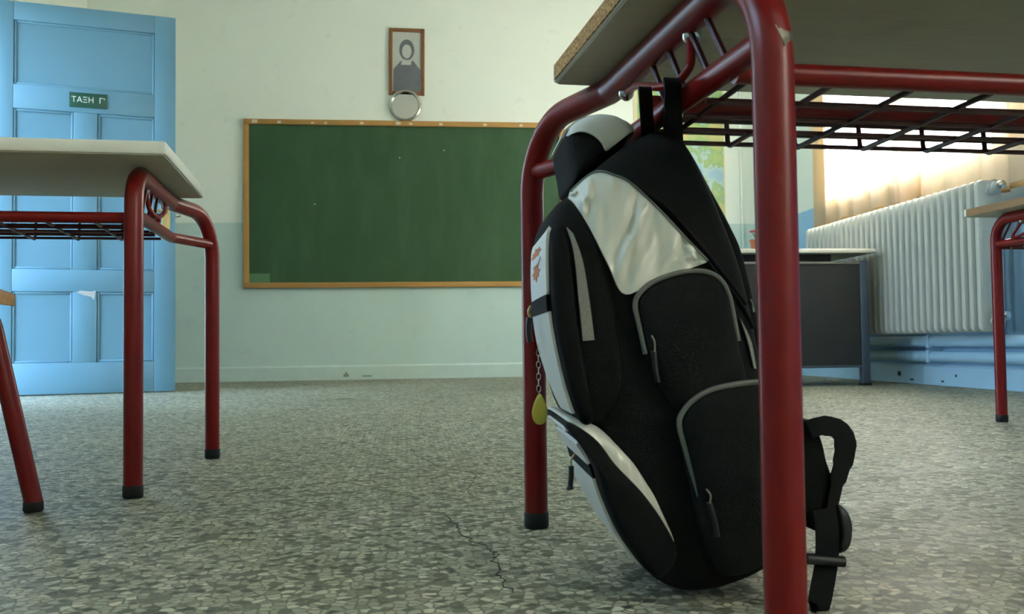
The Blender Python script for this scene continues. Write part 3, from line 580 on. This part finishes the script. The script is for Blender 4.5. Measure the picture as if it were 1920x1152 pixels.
# ------------------------------------------------------------------ pupil's chair at the left edge
chr_ = tag(empty('school_chair', (-0.60, 1.56, 0), rad(6)), 'red tube school chair with plywood seat at the left edge', 'chair')
SEAT = 0.352
def chair_parts(c):
    for s, y_ in ((1, 0.0), (-1, -0.30)):
        pf_ = fillet([(0.014, y_, 0.012), (-0.052, y_+0.012*s*-1, SEAT-0.022), (-0.31, y_, SEAT-0.022)], [0, 0.05, 0], 8)
        fr_ = tube('front_leg', pf_, 0.0140, 'red_paint', c, 16); lathe('foot_cap', [(0.0135, 0), (0.0155, 0.004), (0.0150, 0.016)], 'black_rubber', fr_, 14, Matrix.Translation((0.013, y_, 0)))
        rl = tube('rear_leg', fillet([(-0.40, y_, 0.012), (-0.315, y_, SEAT-0.022), (-0.40, y_, 0.66)], [0, 0.10, 0], 8), 0.0140, 'red_paint', c, 16); lathe('foot_cap', [(0.0135, 0), (0.0155, 0.004), (0.0150, 0.016)], 'black_rubber', rl, 14, Matrix.Translation((-0.40, y_, 0)))
    tube('cross_bar', [(-0.08, 0.0, SEAT-0.022), (-0.08, -0.30, SEAT-0.022)], 0.009, 'red_paint', c, 12); tube('cross_bar', [(-0.30, 0.0, SEAT-0.022), (-0.30, -0.30, SEAT-0.022)], 0.009, 'red_paint', c, 12)
    ol = rounded_rect(-0.35, -0.008, -0.320, 0.020, 0.06, 8)
    def zs(x_): return 0.0 if x_ < -0.10 else -0.020*((x_+0.10)/0.092)**2
    vs = []; fs = []; n = len(ol); cxm, cym = -0.18, -0.15
    rings = (1.0, 0.98, 0.85, 0.6, 0.3)
    for z_, rr in [(-0.009, q) for q in rings[::-1]]+[(-0.0065, 1.008), (0.0065, 1.008)]+[(0.009, q) for q in rings]:
        for (a, b) in ol:
            xx = cxm+(a-cxm)*rr; yy = cym+(b-cym)*rr; vs.append((xx, yy, SEAT+z_+zs(xx)))
    L_ = len(vs)//n
    for i in range(L_-1):
        for k in range(n): a = i*n+k; b = i*n+(k+1) % n; fs.append((a, b, b+n, a+n))
    fs += [tuple(range(n)), tuple((L_-1)*n+k for k in range(n))]
    mk('seat', vs, fs, 'ply_wood', c)
    vs = []; fs = []
    for j in range(9):
        for i in range(13):
            y_ = -0.33+0.36*i/12; b_ = 0.035*(((i-6)/6)**2); z_ = 0.54+0.13*j/8
            vs.append((-0.395-0.04*(j/8)+b_-0.006-0.025, y_, z_))
    for j in range(9):
        for i in range(13):
            y_ = -0.33+0.36*i/12; b_ = 0.035*(((i-6)/6)**2); z_ = 0.54+0.13*j/8
            vs.append((-0.395-0.04*(j/8)+b_+0.004-0.025, y_, z_))
    q = 9*13
    for j in range(8):
        for i in range(12): a = j*13+i; fs += [(a, a+1, a+14, a+13), (q+a, q+a+13, q+a+14, q+a+1)]
    for i in range(12): fs += [(i, q+i, q+i+1, i+1), (8*13+i, 8*13+i+1, q+8*13+i+1, q+8*13+i)]
    for j in range(8): fs += [(j*13, (j+1)*13, q+(j+1)*13, q+j*13), (j*13+12, q+j*13+12, q+(j+1)*13+12, (j+1)*13+12)]
    mk('backrest', vs, fs, 'ply_wood', c)
chair_parts(chr_)

# ------------------------------------------------------------------ backpack
bag = tag(empty('backpack', (0.278, 0.885, 0.0), -0.05236), 'black and silver school backpack hanging from the desk hook', 'backpack')
class Loft:
    """puffy fabric volume: a side outline (x,z) inflated along the width axis y"""
    def __init__(s, pts, y0, y1, r, bulge=0.01, n=6, center=None, side=0.008, r2=None):
        s.o = [Vector((p[0], p[1])) for p in pts]; P = spline([(p[0], 0, p[1]) for p in pts], n, True); s.p = [Vector((q.x, q.z)) for q in P]
        s.c = Vector(center) if center else sum(s.p, Vector((0, 0)))/len(s.p); s.y0, s.y1, s.r, s.b, s.side, s.nn = y0, y1, r, bulge, side, n; s.r2 = r2 or r
    def capy(s, t):
        t = min(1.0, t); return -s.b*(1-t*t)+s.r*(1-math.sqrt(max(0, 1-t**7)))
    def sat(s, q):
        d = Vector(q)-s.c; L = d.length
        if L < 1e-6: return 0.0
        best = 1e9
        for a, b in zip(s.p, s.p[1:]+s.p[:1]):
            e = b-a; den = d.x*e.y-d.y*e.x
            if abs(den) < 1e-12: continue
            w_ = a-s.c; t = (w_.x*e.y-w_.y*e.x)/den; u = (w_.x*d.y-w_.y*d.x)/den
            if t > 0 and -1e-6 <= u <= 1+1e-6: best = min(best, t)
        return 1/best if best < 1e8 else 1.0
    def drape(s, q, off): return Vector((q[0], s.y0+s.capy(s.sat(q))-off, q[1]))
    def wall(s, i, w_, off=0.0):
        """point on the wall at outline index i (float) and w in 0..1"""
        n = len(s.p); i0 = int(math.floor(i)) % n; fr = i-math.floor(i); p = s.p[i0].lerp(s.p[(i0+1) % n], fr); d = p-s.c
        k = 1+s.side*math.sin(math.pi*w_); tn = s.p[(i0+1) % n]-s.p[i0]; nr = Vector((tn.y, -tn.x)).normalized()
        if nr.dot(d) < 0: nr = -nr
        q = s.c+d*k+nr*off; return Vector((q.x, s.y0+s.r+(s.y1-s.y0-s.r-s.r2)*w_, q.y))
    def build(s, name, mat, parent):
        n = len(s.p); vs = []; fs = []; ts = (0.25, 0.5, 0.7, 0.82, 0.9, 0.95, 0.98, 0.995)
        for t in ts: vs += [Vector(((s.c+(p-s.c)*t).x, s.y0+s.capy(t), (s.c+(p-s.c)*t).y)) for p in s.p]
        for k in range(9): vs += [s.wall(i, k/8) for i in range(n)]
        for t in ts[::-1]: vs += [Vector(((s.c+(p-s.c)*t).x, s.y1-s.capy(t)*s.r2/s.r, (s.c+(p-s.c)*t).y)) for p in s.p]
        L = len(vs)//n
        for v_ in vs: v_.z = max(v_.z, 0.001-0.0)
        for i in range(L-1):
            for k in range(n): a = i*n+k; b = i*n+(k+1) % n; fs.append((a, b, b+n, a+n))
        c0 = len(vs); vs.append(Vector((s.c.x, s.y0+s.capy(0), s.c.y))); vs.append(Vector((s.c.x, s.y1-s.capy(0)*s.r2/s.r, s.c.y)))
        for k in range(n): fs.append((c0, (k+1) % n, k)); fs.append((c0+1, (L-1)*n+k, (L-1)*n+(k+1) % n))
        return mk(name, vs, fs, mat, parent, angle=80)
    def wall_patch(s, name, i0, i1, wlo, whi, off, mat, parent, th=0.003, n=24, m=8, taper=None):
        """raised panel on the wall between outline knots i0..i1 (knot units); taper(u)->(lo,hi)"""
        A = []; vs = []; fs = []
        for side in (off, off-th):
            for a in range(n+1):
                u = a/n; lo, hi = taper(u) if taper else (wlo, whi)
                for b in range(m+1): vs.append(s.wall((i0+(i1-i0)*u)*s.nn, lo+(hi-lo)*b/m, side))
        q = (n+1)*(m+1)
        for a in range(n):
            for b in range(m): k = a*(m+1)+b; fs += [(k, k+1, k+m+2, k+m+1), (q+k, q+k+m+1, q+k+m+2, q+k+1)]
        for b in range(m): fs += [(b, q+b, q+b+1, b+1), (n*(m+1)+b, n*(m+1)+b+1, q+n*(m+1)+b+1, q+n*(m+1)+b)]
        for a in range(n): k = a*(m+1); fs += [(k, k+m+1, q+k+m+1, q+k), (k+m, q+k+m, q+k+2*m+1, k+2*m+1)]
        return mk(name, vs, fs, mat, parent, angle=50)
    def cap_patch(s, name, railA, railB, off, mat, parent, th=0.004, n=28, m=10, wrinkle=0.0):
        """raised panel on the near side between two rails (x,z polylines)"""
        def rs(r, k):
            P = spline([(p[0], 0, p[1]) for p in r], 8); d = [0]
            for a, b in zip(P, P[1:]): d.append(d[-1]+(b-a).length)
            out = []
            for j in range(k+1):
                t = d[-1]*j/k; i = 0
                while i < len(d)-2 and d[i+1] < t: i += 1
                f_ = (t-d[i])/max(1e-9, d[i+1]-d[i]); out.append(P[i].lerp(P[i+1], f_))
            return out
        A, B = rs(railA, n), rs(railB, n); vs = []; fs = []
        for o_ in (off, off-th):
            for a in range(n+1):
                for b in range(m+1):
                    q_ = A[a].lerp(B[a], b/m); e = 0.0
                    if wrinkle and 0 < b < m and 0 < a < n: e = wrinkle*math.sin(a*1.15+b*0.22+0.6*math.sin(b*0.8))*math.sin(math.pi*b/m)**0.5*(0.6+0.4*math.sin(a*0.37))
                    vs.append(s.drape((q_.x, q_.z), o_+e))
        q = (n+1)*(m+1)
        for a in range(n):
            for b in range(m): k = a*(m+1)+b; fs += [(k, k+1, k+m+2, k+m+1), (q+k, q+k+m+1, q+k+m+2, q+k+1)]
        for b in range(m): fs += [(b, q+b, q+b+1, b+1), (n*(m+1)+b, n*(m+1)+b+1, q+n*(m+1)+b+1, q+n*(m+1)+b)]
        for a in range(n): k = a*(m+1); fs += [(k, k+m+1, q+k+m+1, q+k), (k+m, q+k+m, q+k+2*m+1, k+2*m+1)]
        return mk(name, vs, fs, mat, parent, angle=50)
    def cap_puff(s, name, pts, puff, off, mat, parent):
        """puffed pocket sewn on the near side"""
        P = [Vector((q.x, q.z)) for q in spline([(p[0], 0, p[1]) for p in pts], 6, True)]; c = sum(P, Vector((0, 0)))/len(P); n = len(P); vs = []; fs = []
        ts = (1.0, 0.99, 0.96, 0.9, 0.8, 0.6, 0.3)
        vs += [s.drape(p, -0.006) for p in P]
        for t in ts:
            for p in P:
                q = c+(p-c)*t; vs.append(s.drape(q, off+puff*math.sqrt(max(0, 1-t**6))))
        L = len(vs)//n
        for i in range(L-1):
            for k in range(n): a = i*n+k; b = i*n+(k+1) % n; fs.append((a, b, b+n, a+n))
        c0 = len(vs); vs.append(s.drape(c, off+puff)); fs += [(c0, (L-1)*n+k, (L-1)*n+(k+1) % n) for k in range(n)]
        return mk(name, vs, fs, mat, parent, angle=80)
    def cap_tube(s, name, pts, r, off, mat, parent):
        return tube(name, [s.drape((p.x, p.z), off) for p in spline([(q[0], 0, q[1]) for q in pts], 8)], r, mat, parent, 8)
pad_l = Loft([(-0.0082, 0.4732), (0.0114, 0.4656), (0.0363, 0.4202), (0.0574, 0.3793), (0.0704, 0.3465), (0.0853, 0.2759), (0.1024, 0.1894), (0.1170, 0.1141), (0.1205, 0.0607), (0.1077, 0.0291), (0.0847, 0.0298), (0.0813, 0.1149), (0.0620, 0.2223), (0.0370, 0.3305), (0.0115, 0.4175)], 0.045, 0.235, 0.03, 0.004, center=(0.0495, 0.2763))
main_l = Loft([(-0.0271, 0.4661), (-0.0034, 0.4587), (0.0172, 0.4239), (0.0359, 0.3795), (0.0539, 0.3279), (0.0668, 0.2649), (0.0783, 0.1918), (0.0914, 0.1190), (0.0954, 0.0673), (0.0770, 0.0318), (0.0319, 0.0127), (-0.0100, 0.0098), (-0.0435, 0.0275), (-0.0610, 0.0611), (-0.0806, 0.1227), (-0.0952, 0.1844), (-0.1018, 0.2515), (-0.1086, 0.3188), (-0.1172, 0.3656), (-0.1151, 0.4021), (-0.0911, 0.4272), (-0.0564, 0.4534)], 0.0, 0.26, 0.024, 0.010, r2=0.07)
comp_l = Loft([(-0.1177, 0.4011), (-0.0994, 0.3979), (-0.0841, 0.3769), (-0.0726, 0.3455), (-0.0670, 0.3028), (-0.0627, 0.2509), (-0.0586, 0.1941), (-0.0683, 0.1727), (-0.0954, 0.1701), (-0.1098, 0.1765), (-0.1207, 0.2054), (-0.1278, 0.2518), (-0.1323, 0.2983), (-0.1353, 0.3397), (-0.1401, 0.3683), (-0.1325, 0.3891)], -0.004, 0.20, 0.04, 0.004)
pock_l = Loft([(-0.1312, 0.3709), (-0.1224, 0.3646), (-0.1186, 0.3396), (-0.1141, 0.2981), (-0.1087, 0.2464), (-0.1027, 0.2000), (-0.0994, 0.1794), (-0.1077, 0.1760), (-0.1158, 0.1874), (-0.1247, 0.2157), (-0.1325, 0.2519), (-0.1372, 0.2828), (-0.1392, 0.3190), (-0.1388, 0.3502), (-0.1370, 0.3647)], -0.010, 0.20, 0.014, 0.003)
low_l = Loft([(-0.1232, 0.1798), (-0.1056, 0.1780), (-0.0907, 0.1710), (-0.0789, 0.1606), (-0.0621, 0.1448), (-0.0453, 0.1230), (-0.0286, 0.0955), (-0.0158, 0.0578), (-0.0175, 0.0497), (-0.0380, 0.0401), (-0.0661, 0.0663), (-0.0910, 0.1229), (-0.1111, 0.1591)], -0.004, 0.225, 0.022, 0.003)
lowp_l = Loft([(-0.1253, 0.1783), (-0.1160, 0.1756), (-0.0961, 0.1609), (-0.0793, 0.1385), (-0.0523, 0.1093), (-0.0305, 0.0766), (-0.0207, 0.0498), (-0.0356, 0.0288), (-0.0501, 0.0353), (-0.0653, 0.0540), (-0.0804, 0.0778), (-0.0943, 0.1118), (-0.1021, 0.1385), (-0.1137, 0.1592), (-0.1244, 0.1717)], -0.016, 0.20, 0.016, 0.003)
top_l = Loft([(-0.1162, 0.4665), (-0.1095, 0.4785), (-0.0936, 0.4878), (-0.0762, 0.4900), (-0.0594, 0.4862), (-0.0444, 0.4721), (-0.0589, 0.4530), (-0.0809, 0.4394), (-0.1061, 0.4189), (-0.1123, 0.4395)], 0.030, 0.190, 0.03, 0.006)
body = main_l.build('main_body', 'bag_black', bag)
pad_l.build('back_pad', 'bag_pad', bag)
cmp_o = comp_l.build('front_compartment', 'bag_black', bag)
pk = pock_l.build('front_pocket', 'bag_tape', bag)
lw = low_l.build('pocket_gusset', 'bag_silver', bag); lw['label'] = 'silver gusset strip'
lp_ = lowp_l.build('lower_pocket', 'bag_tape', bag)
tp_ = top_l.build('top_pouch', 'bag_black', bag)
def arch(u):
    e = max(0.0, (u-0.72)/0.28); e2 = max(0.0, (0.10-u)/0.10); k = 0.34*(1-math.sqrt(max(0, 1-e*e)))+0.02*e2; return (0.0+k, 1.0-k)
fpan = pock_l.wall_patch('white_panel', 11.55, 14.85, 0, 1, 0.0035, 'bag_white', pk, taper=arch); fpan['label'] = 'white upper panel with orange leaf emblem'
pock_l.wall_patch('tape_band', 11.1, 11.55, 0, 1, 0.0045, 'bag_tape', pk, n=6)
pock_l.wall_patch('grey_panel', 8.0, 11.1, 0, 1, 0.0035, 'bag_grey', pk, taper=lambda u: (0.0, 0.55+0.45*min(1, u*1.6)))
# orange leaf emblem with a pale oval between its two leaves
def emb(name, pts, mat, off):
    a = [pock_l.wall(k*6, w_, off) for k, w_ in pts]; b = [pock_l.wall(k*6, w_, off-0.0006) for k, w_ in pts]; n = len(a)
    c = sum(a, Vector())/n; fs = [(2*n, i, (i+1) % n) for i in range(n)]+[(i, (i+1) % n, n+(i+1) % n, n+i) for i in range(n)]
    mk(name, a+b+[c], fs, mat, fpan, False)
LEAF = [(0.0, -1.0), (0.16, -0.45), (0.62, -0.62), (0.42, -0.12), (1.0, 0.05), (0.55, 0.30), (0.66, 0.62), (0.22, 0.50), (0.0, 1.0), (-0.22, 0.50), (-0.66, 0.62), (-0.55, 0.30), (-1.0, 0.05), (-0.42, -0.12), (-0.62, -0.62), (-0.16, -0.45)]
emb('leaf_emblem', [(13.02+0.36*v, 0.60+0.36*u) for u, v in LEAF], 'emblem_orange', 0.0042)
emb('leaf_emblem', [(12.38-0.33*v, 0.56+0.28*u) for u, v in LEAF], 'emblem_orange', 0.0042)
emb('oval_emblem', [(12.72+0.15*math.sin(t), 0.56+0.30*math.cos(t)) for t in [math.pi*k/8 for k in range(16)]], 'bag_white', 0.0047)
low_t = lambda u: (0.0, 0.45+0.55*min(1, u*1.4))
lowp_l.wall_patch('white_panel', 12.0, 14.2, 0, 1, 0.0032, 'bag_white', lp_, n=14, taper=lambda u: (0.02+0.3*max(0, u-0.7), 1.0-0.5*max(0, u-0.7)))
lowp_l.wall_patch('white_panel', 8.6, 11.45, 0, 1, 0.0032, 'bag_grey', lp_, n=14, taper=low_t)
lowp_l.wall_patch('tape_band', 11.45, 12.0, 0, 1, 0.0026, 'bag_tape', lp_, n=6)
comp_l.cap_patch('mesh_strip', [(-0.1229, 0.3667), (-0.1166, 0.3396), (-0.1131, 0.2981), (-0.1096, 0.2567)], [(-0.1173, 0.3604), (-0.1088, 0.3344), (-0.1032, 0.2980), (-0.0986, 0.2576)], 0.0055, 'bag_mesh', cmp_o, n=16, m=4)
sp_ = main_l.cap_patch('silver_panel', [(-0.1161, 0.4053), (-0.1028, 0.4172), (-0.0901, 0.4240), (-0.0755, 0.4188), (-0.0599, 0.4098), (-0.0340, 0.3835), (-0.0082, 0.3545), (0.0126, 0.3329)], [(-0.1177, 0.3990), (-0.1000, 0.3655), (-0.0833, 0.3290), (-0.0692, 0.3013), (-0.0433, 0.3109), (-0.0168, 0.3211), (0.0115, 0.3308)], 0.006, 'bag_silver', body, n=44, m=14, wrinkle=0.0045); sp_['label'] = 'shiny silver wrinkled side panel'
main_l.cap_tube('seam', [(-0.1161, 0.4053), (-0.1028, 0.4172), (-0.0901, 0.4240), (-0.0755, 0.4188), (-0.0599, 0.4098), (-0.0340, 0.3835), (-0.0082, 0.3545), (0.0126, 0.3329)], 0.0011, 0.007, 'bag_piping', sp_)
main_l.cap_tube('zipper', [(0.0023, 0.3482), (0.0255, 0.3176), (0.0462, 0.2939), (0.0631, 0.2676)], 0.0016, 0.003, 'bag_tape', body)
main_l.cap_tube('zipper', [(-0.0546, 0.4072), (-0.0286, 0.3887), (0.0024, 0.3545), (0.0283, 0.3228), (0.0541, 0.2912)], 0.0020, 0.002, 'bag_tape', body)
main_l.cap_patch('mesh_strip', [(0.0448, 0.2777), (0.0532, 0.2546), (0.0590, 0.2285)], [(0.0463, 0.2756), (0.0575, 0.2546), (0.0622, 0.2274)], 0.004, 'bag_mesh', body, n=8, m=3)
f1 = main_l.cap_puff('side_pocket', [(-0.0578, 0.2934), (-0.0449, 0.3094), (-0.0242, 0.3181), (-0.0009, 0.3220), (0.0165, 0.3188), (0.0279, 0.3071), (0.0349, 0.2877), (0.0416, 0.2548), (0.0498, 0.2182), (0.0507, 0.1922), (0.0199, 0.1835), (-0.0142, 0.1872), (-0.0322, 0.2066), (-0.0463, 0.2352), (-0.0551, 0.2664)], 0.016, 0.002, 'bag_black', bag)
main_l.cap_tube('piping', [(-0.0503, 0.2435), (-0.0570, 0.2768), (-0.0594, 0.2892), (-0.0566, 0.2996), (-0.0449, 0.3104), (-0.0242, 0.3191), (-0.0035, 0.3226), (0.0139, 0.3209), (0.0264, 0.3124), (0.0335, 0.2977), (0.0373, 0.2773), (0.0410, 0.2548)], 0.0026, 0.008, 'bag_piping', f1)
f2 = main_l.cap_puff('side_pocket', [(-0.0202, 0.1754), (-0.0179, 0.1872), (-0.0082, 0.1994), (0.0094, 0.2090), (0.0348, 0.2133), (0.0603, 0.2139), (0.0776, 0.2048), (0.0835, 0.1450), (0.0842, 0.0882), (0.0694, 0.0423), (0.0218, 0.0293), (0.0026, 0.0645), (-0.0069, 0.1108), (-0.0145, 0.1470)], 0.022, 0.010, 'bag_black', bag)
main_l.cap_tube('piping', [(-0.0017, 0.1056), (-0.0096, 0.1314), (-0.0169, 0.1573), (-0.0213, 0.1754), (-0.0189, 0.1872), (-0.0082, 0.1994), (0.0094, 0.2090), (0.0348, 0.2138), (0.0603, 0.2149), (0.0771, 0.2095)], 0.0028, 0.018, 'bag_piping', f2)
ts_ = top_l.wall_patch('silver_cover', 0.1, 4.95, 0, 1, 0.003, 'bag_grey', tp_, n=26); ts_['label'] = 'pale grey cover of the top pouch'
top_l.cap_patch('silver_trim', [(-0.1156, 0.4682), (-0.1090, 0.4785), (-0.0937, 0.4872), (-0.0762, 0.4894), (-0.0594, 0.4857), (-0.0455, 0.4721)], [(-0.1141, 0.4655), (-0.1032, 0.4671), (-0.0924, 0.4633), (-0.0833, 0.4557), (-0.0780, 0.4481), (-0.0698, 0.4535)], 0.004, 'bag_grey', tp_, n=26, m=8)
# zipper pulls
def pull(pts, r, off, mat, parent, lf):
    return tube('zip_pull', [lf.drape((p.x, p.z), off) for p in spline([(q[0], 0, q[1]) for q in pts], 4)], r, mat, parent, 8)
pull([(-0.0479, 0.2611), (-0.0449, 0.2548), (-0.0451, 0.2455)], 0.0009, 0.024, 'bare_steel', f1, main_l); pull([(-0.0456, 0.2466), (-0.0443, 0.2300), (-0.0424, 0.2170)], 0.0026, 0.022, 'plastic_black', f1, main_l)
pull([(-0.0025, 0.1190), (0.0016, 0.1132), (0.0004, 0.1056)], 0.0009, 0.040, 'bare_steel', f2, main_l); pull([(0.0004, 0.1066), (0.0053, 0.0901), (0.0081, 0.0746)], 0.0026, 0.038, 'plastic_black', f2, main_l)
pull([(0.0563, 0.2954), (0.0605, 0.2901), (0.0624, 0.2833)], 0.0014, 0.012, 'chrome', body, main_l)
def hang(name, pts, r, mat, parent): return tube(name, spline(pts, 4), r, mat, parent, 8)
hang('zip_pull', [(-0.1488, 0.1100, 0.2958), (-0.1517, 0.1100, 0.2894), (-0.1495, 0.1100, 0.2825)], 0.0016, 'brass', pk); hang('zip_pull', [(-0.1507, 0.1100, 0.2831), (-0.1520, 0.1100, 0.2704), (-0.1505, 0.1100, 0.2565)], 0.0034, 'plastic_black', pk)
hang('zip_pull', [(-0.1048, 0.1000, 0.1361), (-0.1095, 0.1000, 0.1294), (-0.1085, 0.1000, 0.1226)], 0.0012, 'brass', lp_); hang('zip_pull', [(-0.1090, 0.1000, 0.1237), (-0.1092, 0.1000, 0.1129), (-0.1105, 0.1000, 0.1022), (-0.1100, 0.1000, 0.0982)], [0.003]*9+[0.0045, 0.0045, 0.004, 0.001], 'plastic_black', lp_)
# grab loop over the desk hook
ribbon('grab_loop', spline([(-0.0015, 0.0500, 0.4645), (-0.0143, 0.0000, 0.4677), (-0.0259, -0.0450, 0.4747), (-0.0284, -0.0550, 0.4895), (-0.0276, -0.0500, 0.4984), (-0.0243, -0.0400, 0.4962), (-0.0199, -0.0200, 0.4811), (-0.0058, 0.0500, 0.4712)], 4), 0.0165, (1, 0.2, 0.0), 0.003, 'bag_tape', bag)
ribbon('grab_loop', spline([(-0.0305, 0.0500, 0.4645), (-0.0372, 0.0200, 0.4724), (-0.0421, 0.0000, 0.4835), (-0.0440, -0.0050, 0.4975), (-0.0428, 0.0000, 0.5042), (-0.0397, 0.0100, 0.5016), (-0.0348, 0.0300, 0.4857), (-0.0272, 0.0600, 0.4734)], 4), 0.0125, (1, 0.2, 0.0), 0.003, 'bag_tape', bag)
# lower shoulder strap, webbing and buckles at the back of the bag
LX = Vector((1, 0, 0))
ss = Loft([(0.0980, 0.1707), (0.1125, 0.1756), (0.1205, 0.1734), (0.1280, 0.1545), (0.1313, 0.1378), (0.1381, 0.1154), (0.1386, 0.0946), (0.1427, 0.0858), (0.1391, 0.0740), (0.1219, 0.0666), (0.1094, 0.0783), (0.0962, 0.0982)], 0.0, 0.05, 0.010, 0.002)
ss.build('shoulder_strap', 'bag_pad', bag)
ribbon('strap_webbing', spline([(0.1113, -0.0040, 0.1677), (0.1241, -0.0040, 0.1710), (0.1369, -0.0040, 0.1693), (0.1452, -0.0040, 0.1624), (0.1475, -0.0040, 0.1504), (0.1445, -0.0040, 0.1349), (0.1392, -0.0040, 0.1185), (0.1345, -0.0040, 0.1006), (0.1308, -0.0040, 0.0837)], 4), [0.018]*5+[0.020]*4+[0.022]*4+[0.024]*4+[0.022]*4+[0.018]*4+[0.013]*4+[0.012]*4, [(0.1, 0.3, 1)]*6+[(0.45, 0.4, 0.8)]*5+[(0.9, 0.3, 0.4)]*4+[(1, 0.2, 0.1)]*18, 0.0022, 'bag_tape', bag)
ribbon('strap_webbing', spline([(0.1143, -0.0300, 0.0953), (0.1168, -0.0300, 0.0728), (0.1156, -0.0300, 0.0479), (0.1114, -0.0300, 0.0256), (0.1057, -0.0300, 0.0035), (0.0994, -0.0300, 0.0020)], 5), 0.0235, (1, 0.15, 0), 0.0022, 'bag_tape', bag)
bk = Loft([(0.1366, 0.0938), (0.1449, 0.0911), (0.1504, 0.0807), (0.1511, 0.0679), (0.1481, 0.0537), (0.1416, 0.0477), (0.1364, 0.0499), (0.1390, 0.0682)], -0.01, 0.03, 0.008, 0.001)
bk.build('strap_buckle', 'plastic_black', bag)
tube('buckle_bar', [(0.0943, -0.0350, 0.0506), (0.1304, -0.0350, 0.0467)], 0.0052, 'plastic_black', bag, 10)
# key fob hanging from the pocket zip
kf = tag(empty('key_fob', (-0.1400, 0.1250, 0.1659)), 'yellow teardrop key fob hanging on a chain from the backpack pocket', 'key fob')
fob = [(-0.1395, 0.1250, 0.2002), (-0.1349, 0.1250, 0.1932), (-0.1315, 0.1250, 0.1826), (-0.1316, 0.1250, 0.1744), (-0.1346, 0.1250, 0.1681), (-0.1400, 0.1250, 0.1659), (-0.1452, 0.1250, 0.1683), (-0.1480, 0.1250, 0.1747), (-0.1479, 0.1250, 0.1829), (-0.1443, 0.1250, 0.1933)]
O_ = Vector((-0.1400, 0.1250, 0.1659))
fpts = [Vector(p) for p in spline(fob, 3, True)]; cc = sum(fpts, Vector())/len(fpts); n = len(fpts)
vs = [p-cc+(p-cc)*k for k in (0,) for p in fpts]
vs = []
for k, y_ in ((0.85, -0.0022), (1.0, -0.0008), (1.0, 0.0008), (0.85, 0.0022)): vs += [((p-cc)*k)+Vector((0, y_, 0)) for p in fpts]
fs = [(i*n+k, i*n+(k+1) % n, (i+1)*n+(k+1) % n, (i+1)*n+k) for i in range(3) for k in range(n)]+[tuple(range(n)), tuple(3*n+k for k in range(n))]
kf.rotation_euler = (0, 0, -0.05236)
RB = Matrix.Rotation(-0.05236, 4, 'Z')
kf.location = (RB @ Vector(O_))+Vector((0.278, 0.885, 0.0))
fo = mk('fob', [v_+cc-O_ for v_ in vs], fs, 'fob_yellow', kf)
ch = [Vector(p)-O_ for p in [(-0.1405, 0.1250, 0.2546), (-0.1406, 0.1250, 0.2020)]]
NL = 8
for k in range(NL):
    a = ch[0].lerp(ch[1], k/NL); b = ch[0].lerp(ch[1], (k+1)/NL); md = (a+b)/2; hl = (b-a).length*0.62; ww = 0.0022
    dirw = Vector((1, 0, 0)) if k % 2 else Vector((0, 1, 0))
    lp = [md+Vector((0, 0, 1))*hl*math.cos(t)+dirw*ww*math.sin(t) for t in [2*math.pi*q/10 for q in range(11)]]
    tube('chain_link', lp, 0.0005, 'chrome', kf, 5)
